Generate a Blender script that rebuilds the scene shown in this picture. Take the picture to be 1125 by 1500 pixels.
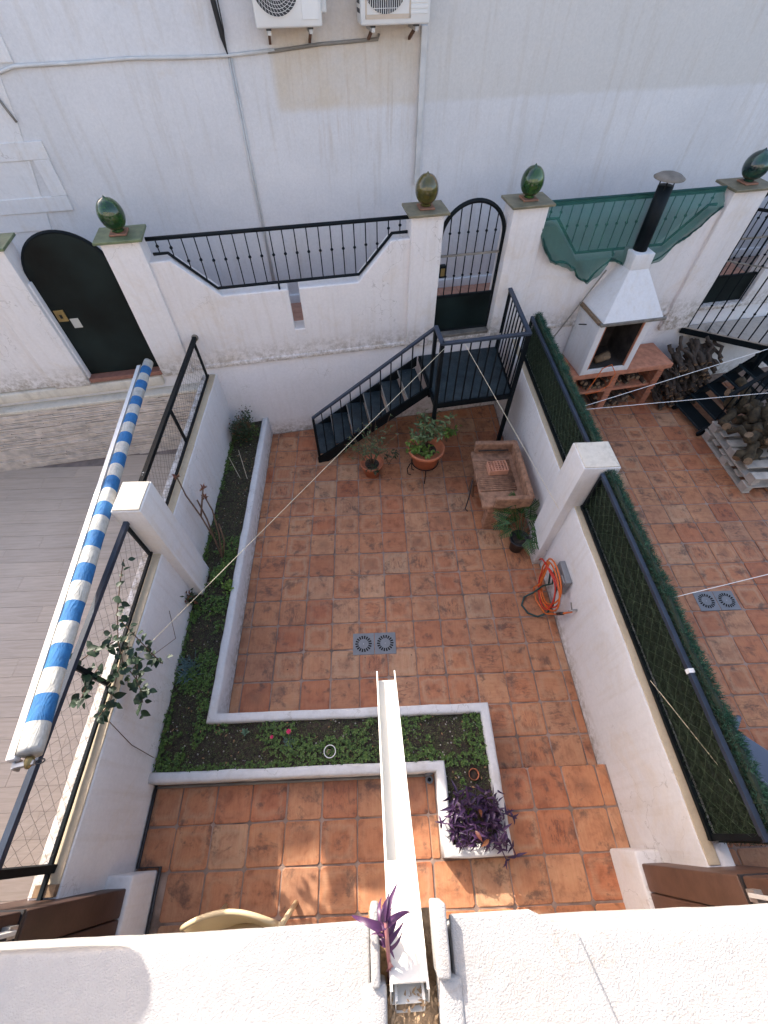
import bpy, bmesh, math, random
from mathutils import Vector, Matrix, noise
R = math.radians
random.seed(11)
for o in list(bpy.data.objects): bpy.data.objects.remove(o)
SC = bpy.context.scene
COL = SC.collection

# ------------------------------------------------------------ camera
F, PITCH, ROLL, YAW, H = 634.3063, .9445, -.009, .0304, 4.7326
cd = bpy.data.cameras.new('camera'); cam = bpy.data.objects.new('camera', cd); COL.objects.link(cam)
cd.sensor_fit = 'VERTICAL'; cd.sensor_height = 36; cd.lens = F/1500*36
cd.shift_x = (562.5-559.9155)/1500; cd.shift_y = (759.3909-750)/1500
cd.clip_start = .02; cd.clip_end = 500
fwd = Vector((math.sin(YAW)*math.cos(PITCH), math.cos(YAW)*math.cos(PITCH), -math.sin(PITCH)))
rt = Vector((math.cos(YAW), -math.sin(YAW), 0)); up = rt.cross(fwd)
r2 = rt*math.cos(ROLL)+up*math.sin(ROLL); u2 = up*math.cos(ROLL)-rt*math.sin(ROLL)
cam.matrix_world = Matrix(((r2.x, u2.x, -fwd.x, 0), (r2.y, u2.y, -fwd.y, 0), (r2.z, u2.z, -fwd.z, H), (0, 0, 0, 1)))
SC.camera = cam
# ------------------------------------------------------------ light
SUN_EL, SUN_AZ = R(27), R(-37)      # azimuth measured from +Y towards +X
w = bpy.data.worlds.new('World'); SC.world = w; w.use_nodes = True
nt = w.node_tree; nt.nodes.clear()
sky = nt.nodes.new('ShaderNodeTexSky'); sky.sky_type = 'NISHITA'; sky.sun_disc = False
sky.sun_elevation = SUN_EL; sky.sun_rotation = SUN_AZ; sky.dust_density = 3.0; sky.air_density = 1.0; sky.ozone_density = 1.0
bg = nt.nodes.new('ShaderNodeBackground'); bg.inputs[1].default_value = .15
wo = nt.nodes.new('ShaderNodeOutputWorld'); hz = nt.nodes.new('ShaderNodeMix'); hz.data_type = 'RGBA'; hz.blend_type = 'MULTIPLY'; hz.inputs[0].default_value = 1; hz.inputs[7].default_value = (1.06, .98, .95, 1); nt.links.new(sky.outputs[0], hz.inputs[6]); nt.links.new(hz.outputs[2], bg.inputs[0]); nt.links.new(bg.outputs[0], wo.inputs[0])
sl = bpy.data.lights.new('sun', 'SUN'); sl.energy = 2.6; sl.angle = R(.6); sl.color = (1, .93, .83)
sun = bpy.data.objects.new('sun', sl); COL.objects.link(sun); sun.location = (-8, 10, 12)
sd = Vector((math.sin(SUN_AZ)*math.cos(SUN_EL), math.cos(SUN_AZ)*math.cos(SUN_EL), math.sin(SUN_EL)))
sun.rotation_euler = sd.to_track_quat('Z', 'Y').to_euler()
SC.view_settings.view_transform = 'Standard'; SC.view_settings.look = 'None'
SC.view_settings.exposure = 1.88; SC.view_settings.gamma = 1; SC.view_settings.use_curve_mapping = False
SC.render.engine = 'CYCLES'
SC.render.resolution_x = 768; SC.render.resolution_y = 1024

# ------------------------------------------------------------ materials
def nodes(name):
    m = bpy.data.materials.new(name); m.use_nodes = True
    t = m.node_tree; b = t.nodes['Principled BSDF']
    return m, t, b
def N(t, typ, **kw):
    n = t.nodes.new(typ)
    for k, v in kw.items():
        if k.startswith('i_'): n.inputs[k[2:].replace('_', ' ')].default_value = v
        else: setattr(n, k, v)
    return n
def ramp(t, src, stops):
    r = t.nodes.new('ShaderNodeValToRGB'); e = r.color_ramp.elements
    while len(e) < len(stops): e.new(.5)
    for el, (p, c) in zip(e, stops): el.position = p; el.color = (*c, 1) if len(c) == 3 else c
    t.links.new(src, r.inputs[0]); return r
def mixc(t, fac, a, b, mode='MIX'):
    m = t.nodes.new('ShaderNodeMix'); m.data_type = 'RGBA'; m.blend_type = mode
    for sock, v in ((m.inputs['Factor'], fac), (m.inputs[6], a), (m.inputs[7], b)):
        if hasattr(v, 'is_output') or hasattr(v, 'links'): t.links.new(v, sock)
        elif isinstance(v, (int, float)): sock.default_value = v
        else: sock.default_value = (*v, 1)
    return m.outputs[2]
def coord(t, kind='Object', scale=(1, 1, 1), loc=(0, 0, 0)):
    c = t.nodes.new('ShaderNodeTexCoord'); mp = t.nodes.new('ShaderNodeMapping')
    mp.inputs['Scale'].default_value = scale; mp.inputs['Location'].default_value = loc
    t.links.new(c.outputs[kind], mp.inputs[0]); return mp.outputs[0]
def nz(t, vec, scale, detail=4, rough=.55, dist=0):
    n = t.nodes.new('ShaderNodeTexNoise'); n.inputs['Scale'].default_value = scale
    n.inputs['Detail'].default_value = detail; n.inputs['Roughness'].default_value = rough; n.inputs['Distortion'].default_value = dist
    t.links.new(vec, n.inputs['Vector']); return n.outputs[0]
def bump(t, b, h, strength=.3, dist=.01, prev=None):
    n = t.nodes.new('ShaderNodeBump'); n.inputs['Strength'].default_value = strength; n.inputs['Distance'].default_value = dist
    t.links.new(h, n.inputs['Height'])
    if prev is not None: t.links.new(prev, n.inputs['Normal'])
    t.links.new(n.outputs[0], b.inputs['Normal']); return n.outputs[0]
def simple(name, col, rough=.6, var=.25, scale=8, bmp=0, bscale=60, metal=0, dark=None, spec=None):
    m, t, b = nodes(name); v = coord(t)
    n = nz(t, v, scale); d = dark or tuple(c*(1-var) for c in col); l = tuple(min(1, c*(1+var)) for c in col)
    r = ramp(t, n, [(.3, d), (.7, l)]); t.links.new(r.outputs[0], b.inputs['Base Color'])
    b.inputs['Roughness'].default_value = rough; b.inputs['Metallic'].default_value = metal
    if spec is not None: b.inputs['Specular IOR Level'].default_value = spec
    if bmp: bump(t, b, nz(t, v, bscale, 3), bmp, .004)
    return m
def stucco(name, col=(.74, .73, .71), stain=(.62, .47, .28), amt=.35, grain=140, bs=.25, streak=.4, splash=None):
    """lime-washed render: soft tone patches, rusty damp stains, vertical run-down streaks, sand grain"""
    m, t, b = nodes(name); v = coord(t)
    a = nz(t, v, 1.1, 5, .6); r1 = ramp(t, a, [(.3, tuple(c*.93 for c in col)), (.7, col)])
    s = nz(t, v, 1.7, 6, .68, .6); r2_ = ramp(t, s, [(.55, (0, 0, 0)), (.78, (amt, amt, amt))])
    c = mixc(t, r2_.outputs[0], r1.outputs[0], stain)
    vs = coord(t, 'Object', (5, 5, .35)); k = nz(t, vs, 3, 5, .6); r3 = ramp(t, k, [(.5, (0, 0, 0)), (.75, (streak*.5,)*3)])
    c = mixc(t, r3.outputs[0], c, tuple(x*.72 for x in stain))
    if splash:
        pz = t.nodes.new('ShaderNodeNewGeometry'); sz = t.nodes.new('ShaderNodeSeparateXYZ'); t.links.new(pz.outputs['Position'], sz.inputs[0])
        hz_ = N(t, 'ShaderNodeMapRange'); hz_.inputs[1].default_value = splash[0]; hz_.inputs[2].default_value = splash[1]; hz_.inputs[3].default_value = 1; hz_.inputs[4].default_value = 0; t.links.new(sz.outputs[2], hz_.inputs[0])
        ns_ = ramp(t, nz(t, v, 14, 7, .75), [(.42, (0, 0, 0)), (.62, (.9,)*3)]); mm_ = N(t, 'ShaderNodeMath', operation='MULTIPLY'); t.links.new(hz_.outputs[0], mm_.inputs[0]); t.links.new(ns_.outputs[0], mm_.inputs[1]); c = mixc(t, mm_.outputs[0], c, (.30, .25, .19))
    vo = t.nodes.new('ShaderNodeTexVoronoi'); vo.feature = 'DISTANCE_TO_EDGE'; vo.inputs['Scale'].default_value = 1.3; wv = N(t, 'ShaderNodeVectorMath', operation='ADD'); nv = t.nodes.new('ShaderNodeTexNoise'); nv.inputs['Scale'].default_value = 3; nv.inputs['Detail'].default_value = 6; t.links.new(v, nv.inputs['Vector']); t.links.new(v, wv.inputs[0]); t.links.new(nv.outputs['Color'], wv.inputs[1]); t.links.new(wv.outputs[0], vo.inputs['Vector'])
    cr = ramp(t, vo.outputs['Distance'], [(.0, (.6,)*3), (.006, (0, 0, 0))]); cg = ramp(t, nz(t, v, .8, 2), [(.5, (0, 0, 0)), (.6, (1, 1, 1))]); cm = N(t, 'ShaderNodeMath', operation='MULTIPLY'); t.links.new(cr.outputs[0], cm.inputs[0]); t.links.new(cg.outputs[0], cm.inputs[1]); c = mixc(t, cm.outputs[0], c, (.34, .30, .26))
    f = nz(t, v, 30, 5, .7); r4 = ramp(t, f, [(.35, (.93,)*3), (.65, (1, 1, 1))])
    c = mixc(t, 1.0, c, r4.outputs[0], 'MULTIPLY')
    t.links.new(c, b.inputs['Base Color']); b.inputs['Roughness'].default_value = .9; b.inputs['Specular IOR Level'].default_value = .2
    g = nz(t, v, grain, 4, .6); p = bump(t, b, g, bs, .006); bump(t, b, nz(t, v, 9, 4), .25, .02, p)
    return m
def tilemat(name):
    m, t, b = nodes(name)
    info = t.nodes.new('ShaderNodeObjectInfo')
    base = ramp(t, info.outputs['Random'], [(0, (.43, .155, .070)), (.2, (.48, .20, .092)), (.42, (.45, .172, .079)), (.6, (.49, .225, .110)), (.74, (.41, .13, .056)), (.94, (.50, .26, .14)), (1, (.46, .195, .093))])
    base.color_ramp.interpolation = 'LINEAR'
    tc = t.nodes.new('ShaderNodeTexCoord')
    wp = t.nodes.new('ShaderNodeNewGeometry').outputs['Position']
    # per tile offset
    add = N(t, 'ShaderNodeVectorMath', operation='ADD'); mul = N(t, 'ShaderNodeVectorMath', operation='SCALE'); mul.inputs[3].default_value = 7.37
    t.links.new(info.outputs['Location'], mul.inputs[0]); t.links.new(tc.outputs['Object'], add.inputs[0]); t.links.new(mul.outputs[0], add.inputs[1])
    v = add.outputs[0]
    mo = nz(t, v, 9, 6, .65, .4); r = ramp(t, mo, [(.32, (.68, .64, .62)), (.48, (1, 1, 1)), (.66, (1.12, 1.22, 1.25))])
    c = mixc(t, 1.0, base.outputs[0], r.outputs[0], 'MULTIPLY')
    # pale worn rim
    sx = t.nodes.new('ShaderNodeSeparateXYZ'); t.links.new(tc.outputs['Object'], sx.inputs[0])
    ax = N(t, 'ShaderNodeMath', operation='ABSOLUTE'); ay = N(t, 'ShaderNodeMath', operation='ABSOLUTE'); mx = N(t, 'ShaderNodeMath', operation='SMOOTH_MAX'); mx.inputs[2].default_value = .05
    t.links.new(sx.outputs[0], ax.inputs[0]); t.links.new(sx.outputs[1], ay.inputs[0]); t.links.new(ax.outputs[0], mx.inputs[0]); t.links.new(ay.outputs[0], mx.inputs[1])
    wob = N(t, 'ShaderNodeMath', operation='MULTIPLY_ADD'); wob.inputs[1].default_value = .09; t.links.new(nz(t, v, 14, 4), wob.inputs[0]); t.links.new(mx.outputs[0], wob.inputs[2])
    rim = ramp(t, wob.outputs[0], [(.11, (0, 0, 0)), (.15, (.7, .7, .7)), (.175, (.1, .1, .1)), (.19, (.0, .0, .0))])
    gate = N(t, 'ShaderNodeMath', operation='FRACT'); g2 = N(t, 'ShaderNodeMath', operation='MULTIPLY'); g2.inputs[1].default_value = 7.31
    t.links.new(info.outputs['Random'], g2.inputs[0]); t.links.new(g2.outputs[0], gate.inputs[0])
    gr = ramp(t, gate.outputs[0], [(.3, (.12,)*3), (.95, (.75,)*3)])
    rf = N(t, 'ShaderNodeMath', operation='MULTIPLY'); t.links.new(rim.outputs[0], rf.inputs[0]); t.links.new(gr.outputs[0], rf.inputs[1])
    c = mixc(t, rf.outputs[0], c, (.50, .33, .20))
    # some tiles carry a darker burnt heart, others dark flecks in a brushed patch
    g3 = N(t, 'ShaderNodeMath', operation='MULTIPLY'); g3.inputs[1].default_value = 13.7; f3 = N(t, 'ShaderNodeMath', operation='FRACT'); t.links.new(info.outputs['Random'], g3.inputs[0]); t.links.new(g3.outputs[0], f3.inputs[0])
    heart = ramp(t, wob.outputs[0], [(.06, (.75,)*3), (.14, (0, 0, 0))]); hg_ = ramp(t, f3.outputs[0], [(.8, (0, 0, 0)), (.86, (.8,)*3)])
    hm = N(t, 'ShaderNodeMath', operation='MULTIPLY'); t.links.new(heart.outputs[0], hm.inputs[0]); t.links.new(hg_.outputs[0], hm.inputs[1]); c = mixc(t, hm.outputs[0], c, (.25, .12, .07))
    mpf = t.nodes.new('ShaderNodeMapping'); mpf.inputs['Scale'].default_value = (34, 10, 10); t.links.new(v, mpf.inputs[0])
    fk = ramp(t, nz(t, mpf.outputs[0], 1.2, 6, .75, .5), [(.50, (0, 0, 0)), (.58, (.85,)*3)]); fg = ramp(t, f3.outputs[0], [(.10, (.75,)*3), (.2, (0, 0, 0))]); ck = ramp(t, wob.outputs[0], [(.10, (1, 1, 1)), (.17, (.1,)*3)])
    fm = N(t, 'ShaderNodeMath', operation='MULTIPLY'); t.links.new(fk.outputs[0], fm.inputs[0]); t.links.new(fg.outputs[0], fm.inputs[1]); fm2 = N(t, 'ShaderNodeMath', operation='MULTIPLY'); t.links.new(fm.outputs[0], fm2.inputs[0]); t.links.new(ck.outputs[0], fm2.inputs[1]); c = mixc(t, fm2.outputs[0], c, (.10, .055, .045))
    # brushed streaks along one way
    mp = t.nodes.new('ShaderNodeMapping'); mp.inputs['Scale'].default_value = (60, 5, 5); t.links.new(v, mp.inputs[0])
    st = nz(t, mp.outputs[0], 1, 4, .7); rs = ramp(t, st, [(.35, (.9, .88, .86)), (.6, (1.04, 1.05, 1.06))]); c = mixc(t, .8, c, rs.outputs[0], 'MULTIPLY')
    # dirt / lichen blotches in the place
    d1 = nz(t, wp, 5.2, 8, .72, .3); rd = ramp(t, d1, [(.54, (0, 0, 0)), (.64, (.7,)*3)]); c = mixc(t, rd.outputs[0], c, (.10, .06, .045))
    d2 = nz(t, wp, 22, 6, .7); rd2 = ramp(t, d2, [(.66, (0, 0, 0)), (.72, (.7,)*3)]); c = mixc(t, rd2.outputs[0], c, (.12, .07, .05))
    big = nz(t, wp, .8, 3, .5); rb = ramp(t, big, [(.35, (.82, .82, .84)), (.65, (1.06, 1.05, 1.04))]); c = mixc(t, 1.0, c, rb.outputs[0], 'MULTIPLY')
    t.links.new(c, b.inputs['Base Color'])
    rr = ramp(t, mo, [(.3, (.5,)*3), (.7, (.72,)*3)]); t.links.new(rr.outputs[0], b.inputs['Roughness']); b.inputs['Specular IOR Level'].default_value = .4
    p = bump(t, b, st, .15, .004); bump(t, b, nz(t, v, 18, 5, .6), .35, .006, p)
    return m
M = {}
M['wall'] = stucco('white_render', (.74, .72, .71), splash=(0, .22))
M['wall_up'] = stucco('white_render_warm', (.79, .75, .73), amt=.45, splash=(1.28, 1.6))
M['wall_blue'] = stucco('white_render_cool', (.79, .765, .765), (.6, .5, .38), amt=.16, streak=.25, splash=(0, .3))
M['parapet'] = stucco('rough_white_render', (.42, .41, .40), (.36, .29, .22), amt=.3, grain=210, bs=.75, streak=.05)
M['curb'] = stucco('curb_render', (.72, .71, .70), (.45, .38, .30), amt=.45, streak=.3, splash=(0, .25))
M['cream'] = stucco('old_mortar', (.58, .48, .34), (.36, .26, .17), amt=.6)
M['limetop'] = stucco('weathered_lime_top', (.70, .64, .54), (.30, .24, .16), amt=1.0, grain=60, bs=.8)
M['tile'] = tilemat('terracotta_tile')
M['grout'] = simple('grout', (.27, .19, .15), .9, .5, 5, .4, 90)
M['black'] = simple('dark_green_paint', (.003, .006, .008), .55, .5, 6, .15, 40, spec=.18)
M['sheet'] = simple('black_sheet_paint', (.005, .010, .0095), .45, .85, 1.6, .1, 30, spec=.2)
M['bluepaint'] = simple('dark_blue_paint', (.020, .032, .055), .5, .3, 6, .2, 60)
def slate():
    m, t, b = nodes('tread_sheet_metal'); v = coord(t); r = ramp(t, nz(t, v, 7, 5, .65), [(.3, (.010, .017, .021)), (.7, (.032, .050, .058))])
    fl = ramp(t, nz(t, v, 55, 4, .7), [(.64, (0, 0, 0)), (.70, (.7,)*3)]); c = mixc(t, fl.outputs[0], r.outputs[0], (.20, .23, .25)); t.links.new(c, b.inputs['Base Color']); b.inputs['Roughness'].default_value = .5; b.inputs['Specular IOR Level'].default_value = .3; bump(t, b, nz(t, v, 50), .3, .004); return m
M['slate'] = slate()
M['plank'] = simple('wood_look_tile', (.40, .325, .28), .5, .14, 3)
M['wood'] = simple('dark_varnished_board', (.048, .024, .017), .5, .35, 5, .3, 40)
M['wood2'] = simple('brown_varnished_board', (.12, .062, .042), .5, .3, 5, .3, 40)
M['pot'] = simple('terracotta_pot', (.46, .15, .07), .65, .18, 6, .2, 60)
M['brickc'] = simple('orange_brick', (.46, .19, .11), .85, .25, 12, .3, 80)
M['grill'] = simple('refractory_stone', (.31, .165, .10), .9, .42, 16, 1.0, 45)
M['soil'] = simple('soil', (.045, .032, .023), .95, .6, 25, 1.0, 70)
M['plastic_w'] = simple('white_pvc', (.72, .69, .62), .4, .03, 5)
M['acwhite'] = simple('enamel_white', (.68, .66, .62), .45, .05, 4)
M['acdark'] = simple('fan_cavity', (.03, .03, .035), .6, .2, 4)
M['zinc'] = simple('galvanised', (.42, .42, .41), .45, .2, 20, metal=.6)
M['conduit'] = simple('painted_conduit', (.55, .54, .52), .6, .15, 6)
M['conduitg'] = simple('grey_conduit', (.22, .20, .17), .7, .2, 6)
M['cable'] = simple('black_cable', (.012, .012, .013), .6, .2, 6)
M['drain'] = simple('grey_plastic', (.20, .205, .215), .5, .1, 9)
M['hole'] = simple('dark_hole', (.006, .006, .006), .9, .1, 4)
M['cordl'] = simple('pale_cord', (.66, .58, .42), .8, .1, 30)
M['cordw'] = simple('white_cord', (.78, .78, .77), .7, .05, 30)
M['awnwhite'] = simple('white_lacquer', (.76, .76, .75), .35, .04, 4)
M['creamplastic'] = simple('cream_plastic', (.66, .52, .31), .45, .05, 4)
M['blueplastic'] = simple('grey_blue_plastic', (.10, .13, .19), .45, .1, 4)
M['wire'] = simple('fence_wire', (.055, .05, .045), .6, .3, 40)
M['hedgewire'] = simple('green_coated_wire', (.06, .10, .05), .5, .2, 40)
M['brass'] = simple('brass', (.30, .22, .09), .4, .2, 20, metal=.7)
M['paper'] = simple('pale_sticker', (.45, .44, .40), .7, .1, 10)
M['bark'] = simple('vine_bark', (.058, .042, .031), .95, .45, 14, 1.0, 45)
M['bark2'] = simple('mossy_bark', (.055, .040, .021), .95, .65, 16, 1.0, 35)
M['cutwood'] = simple('sawn_end', (.20, .13, .075), .9, .3, 30)
M['twig'] = simple('brown_stem', (.13, .075, .045), .85, .3, 30, .4, 60)
M['palletw'] = simple('grey_pallet_wood', (.46, .41, .35), .9, .2, 9, .5, 60)
M['soot'] = simple('sooty_lining', (.035, .028, .024), .95, .6, 6, .5, 50)
M['greycap'] = simple('weathered_tin', (.17, .15, .125), .7, .3, 12)
M['sill'] = simple('red_sill_tile', (.27, .12, .085), .7, .25, 12, .3, 50)
M['alley'] = simple('alley_paver', (.42, .21, .14), .85, .2, 9, .4, 50)
M['marble'] = stucco('mottled_slab', (.48, .42, .36), (.07, .07, .075), amt=1.0, grain=60, bs=.3)
M['stonec'] = simple('pale_ledgestone', (.62, .54, .47), .9, .2, 9, .5, 60)
M['teal'] = simple('green_pot', (.02, .16, .12), .5, .2, 10)
M['olivepot'] = simple('olive_pot', (.24, .22, .07), .6, .2, 10)
M['orangehose'] = simple('orange_hose', (.62, .13, .02), .4, .1, 30)
M['redhose'] = simple('red_hose', (.55, .035, .02), .4, .1, 30)
M['greenhose'] = simple('dark_green_hose', (.01, .05, .045), .4, .2, 30)
M['pipeblack'] = simple('black_pipe', (.02, .02, .022), .5, .3, 30)
M['rubber'] = simple('black_plastic', (.018, .018, .02), .45, .2, 10)
M['sand'] = simple('dirt_and_straw', (.34, .23, .13), .95, .4, 60, 1.0, 120)
M['succulent'] = simple('pale_green_leaf', (.20, .30, .19), .5, .2, 20)
M['pink'] = simple('pink_petal', (.62, .03, .12), .6, .2, 20)
M['bluegreen'] = simple('blue_green_leaf', (.075, .13, .125), .6, .2, 20)
M['rust'] = simple('rust', (.13, .06, .03), .8, .3, 20)
def glaze(name, c1, c2, c3):
    m, t, b = nodes(name); v = coord(t); n = nz(t, v, 7, 5, .6, .5)
    r = ramp(t, n, [(.3, c1), (.5, c2), (.72, c3)]); t.links.new(r.outputs[0], b.inputs['Base Color'])
    b.inputs['Roughness'].default_value = .12; b.inputs['Coat Weight'].default_value = .5; bump(t, b, nz(t, v, 25, 3), .12, .004); return m
M['glaze_green'] = glaze('green_glaze', (.004, .014, .006), (.010, .05, .010), (.06, .12, .02))
M['glaze_brown'] = glaze('brown_green_glaze', (.02, .022, .006), (.08, .07, .012), (.15, .075, .02))
M['glaze_dark'] = glaze('dark_green_glaze', (.006, .014, .018), (.010, .045, .030), (.03, .09, .05))
M['capgreen'] = simple('green_cap_tile', (.12, .15, .075), .45, .35, 9, .3, 40)
M['capbrown'] = simple('brown_cap_tile', (.17, .15, .095), .5, .3, 9, .3, 40)
M['capred'] = simple('clay_foot', (.25, .12, .075), .8, .25, 12)
def leafmat(name, c1, c2, trans=.25, rough=.45):
    m, t, b = nodes(name); info = t.nodes.new('ShaderNodeObjectInfo'); v = coord(t)
    n = nz(t, v, 30, 2); g = t.nodes.new('ShaderNodeNewGeometry')
    ad = N(t, 'ShaderNodeMath', operation='ADD'); t.links.new(g.outputs['Random Per Island'], ad.inputs[0]); t.links.new(info.outputs['Random'], ad.inputs[1])
    fr = N(t, 'ShaderNodeMath', operation='FRACT'); t.links.new(ad.outputs[0], fr.inputs[0])
    r = ramp(t, fr.outputs[0], [(0, c1), (1, c2)]); rn = ramp(t, n, [(.3, (.75,)*3), (.7, (1.15,)*3)])
    c = mixc(t, 1.0, r.outputs[0], rn.outputs[0], 'MULTIPLY'); t.links.new(c, b.inputs['Base Color']); b.inputs['Roughness'].default_value = rough
    tr = t.nodes.new('ShaderNodeBsdfTranslucent'); t.links.new(c, tr.inputs[0]); mx = t.nodes.new('ShaderNodeMixShader'); mx.inputs[0].default_value = trans
    t.links.new(b.outputs[0], mx.inputs[1]); t.links.new(tr.outputs[0], mx.inputs[2]); t.links.new(mx.outputs[0], t.nodes['Material Output'].inputs[0]); return m
M['clover'] = leafmat('clover_leaf', (.05, .11, .02), (.15, .25, .045))
M['moss'] = leafmat('dry_moss', (.05, .07, .02), (.14, .17, .05))
M['oval'] = leafmat('glossy_oval_leaf', (.008, .026, .009), (.022, .055, .018), .08, .55)
M['lemonleaf'] = leafmat('citrus_leaf', (.08, .17, .02), (.24, .36, .06), .3)
M['olive'] = leafmat('narrow_grey_leaf', (.07, .11, .04), (.16, .22, .08), .2)
M['purple'] = leafmat('purple_leaf', (.032, .013, .050), (.085, .035, .10), .12, .4)
M['violet'] = leafmat('violet_leaf', (.055, .016, .065), (.13, .045, .125), .25, .4)
M['pinkstem'] = leafmat('pink_stem', (.30, .10, .12), (.42, .18, .17), .2)
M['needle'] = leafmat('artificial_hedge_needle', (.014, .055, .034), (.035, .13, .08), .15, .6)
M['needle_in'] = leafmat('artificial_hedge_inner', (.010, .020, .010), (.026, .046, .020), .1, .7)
M['bushleaf'] = leafmat('dark_bush_leaf', (.018, .04, .014), (.06, .085, .03), .2)
M['redleaf'] = leafmat('reddish_leaf', (.14, .035, .02), (.22, .09, .03), .2)
M['fern'] = leafmat('arum_leaf', (.02, .06, .015), (.06, .14, .03), .2, .3)
def netmat():
    m, t, b = nodes('green_shade_net'); v = coord(t, 'Object', (1, 1, 1))
    n = nz(t, v, 5, 4); r = ramp(t, n, [(.3, (.010, .085, .068)), (.7, (.022, .13, .10))]); t.links.new(r.outputs[0], b.inputs['Base Color']); b.inputs['Roughness'].default_value = .8
    tp = t.nodes.new('ShaderNodeBsdfTransparent'); mx = t.nodes.new('ShaderNodeMixShader'); mx.inputs[0].default_value = .74
    t.links.new(tp.outputs[0], mx.inputs[1]); t.links.new(b.outputs[0], mx.inputs[2]); t.links.new(mx.outputs[0], t.nodes['Material Output'].inputs[0]); return m
M['net'] = netmat()
def stripes():
    m, t, b = nodes('striped_canvas'); c = t.nodes.new('ShaderNodeUVMap'); c.uv_map = 'UVMap'; s = t.nodes.new('ShaderNodeSeparateXYZ'); t.links.new(c.outputs[0], s.inputs[0])
    k = N(t, 'ShaderNodeMath', operation='FRACT'); t.links.new(s.outputs[0], k.inputs[0])
    r = ramp(t, k.outputs[0], [(0, (.56, .55, .50)), (.5, (.022, .16, .40))]); r.color_ramp.interpolation = 'CONSTANT'
    v = coord(t); n = nz(t, v, 4, 5); rn = ramp(t, n, [(.3, (.8, .82, .85)), (.7, (1.1, 1.08, 1.05))]); cc = mixc(t, 1.0, r.outputs[0], rn.outputs[0], 'MULTIPLY')
    gr_ = ramp(t, nz(t, v, 24, 6, .7), [(.35, (.78, .77, .75)), (.6, (1, 1, 1))]).outputs[0]; cc = mixc(t, 1.0, cc, gr_, 'MULTIPLY'); t.links.new(cc, b.inputs['Base Color']); b.inputs['Roughness'].default_value = .8; wv = nz(t, coord(t, 'Object', (18, 5, 18)), 1.5, 4, .6, 1.0); bump(t, b, wv, .6, .02); return m
M['stripe'] = stripes()
def pealwall():
    """big white gable: faded limewash with squares where the lower coat is fresher, ochre damp under the air conditioners"""
    m, t, b = nodes('old_limewash'); g = t.nodes.new('ShaderNodeNewGeometry').outputs['Position']
    v = coord(t); sp = t.nodes.new('ShaderNodeSeparateXYZ'); t.links.new(g, sp.inputs[0])
    a = nz(t, v, .9, 5, .6); base = ramp(t, a, [(.3, (.62, .605, .60)), (.7, (.71, .69, .68))]).outputs[0]
    def rng(sock, lo, hi, soft):
        a_ = N(t, 'ShaderNodeMapRange', interpolation_type='SMOOTHSTEP'); a_.inputs[1].default_value = lo-soft; a_.inputs[2].default_value = lo+soft; t.links.new(sock, a_.inputs[0])
        b_ = N(t, 'ShaderNodeMapRange', interpolation_type='SMOOTHSTEP'); b_.inputs[1].default_value = hi-soft; b_.inputs[2].default_value = hi+soft; b_.inputs[3].default_value = 1; b_.inputs[4].default_value = 0; t.links.new(sock, b_.inputs[0])
        k = N(t, 'ShaderNodeMath', operation='MULTIPLY'); t.links.new(a_.outputs[0], k.inputs[0]); t.links.new(b_.outputs[0], k.inputs[1]); return k.outputs[0]
    def mul(x, y):
        k = N(t, 'ShaderNodeMath', operation='MULTIPLY')
        for i, q in enumerate((x, y)):
            if isinstance(q, float): k.inputs[i].default_value = q
            else: t.links.new(q, k.inputs[i])
        return k.outputs[0]
    wz = N(t, 'ShaderNodeMath', operation='MULTIPLY_ADD'); wz.inputs[1].default_value = .05; t.links.new(nz(t, v, 6, 3), wz.inputs[0]); t.links.new(sp.outputs[2], wz.inputs[2])
    X = sp.outputs[0]; Z = wz.outputs[0]
    n2 = ramp(t, nz(t, v, 2.2, 6, .65), [(.3, (.25,)*3), (.7, (.75,)*3)]).outputs[0]
    ochre = mul(mul(rng(X, -.93, .66, .05), rng(Z, 3.49, 9., .05)), n2); base = mixc(t, ochre, base, (.58, .48, .35))
    grey = mul(mul(rng(X, .72, 12., .03), rng(Z, 3.50, 9., .03)), .8); base = mixc(t, grey, base, (.60, .57, .53))
    vs = coord(t, 'Object', (4, 4, .3)); k = ramp(t, nz(t, vs, 3, 5, .6), [(.52, (0, 0, 0)), (.8, (.5,)*3)]).outputs[0]; base = mixc(t, k, base, (.50, .44, .37))
    st = ramp(t, nz(t, v, .75, 6, .7, .5), [(.56, (0, 0, 0)), (.74, (.5,)*3)]).outputs[0]; base = mixc(t, mul(st, rng(X, -9., -.9, .8)), base, (.54, .42, .29))
    rs_ = ramp(t, nz(t, coord(t, 'Object', (9, 9, .5)), 2.2, 6, .7), [(.5, (0, 0, 0)), (.75, (.4,)*3)]).outputs[0]; base = mixc(t, mul(mul(rs_, rng(X, -.85, .6, .1)), rng(Z, 3.0, 4.05, .35)), base, (.42, .28, .16))
    cr_ = ramp(t, nz(t, v, 38, 6, .75), [(.3, (.9,)*3), (.7, (1.04,)*3)]).outputs[0]; base = mixc(t, 1.0, base, cr_, 'MULTIPLY')
    t.links.new(base, b.inputs['Base Color']); b.inputs['Roughness'].default_value = .9; b.inputs['Specular IOR Level'].default_value = .2
    p = bump(t, b, nz(t, v, 90, 4), .2, .005); bump(t, b, nz(t, v, 3.5, 4), .3, .03, p); return m
M['bigwall'] = pealwall()

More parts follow.
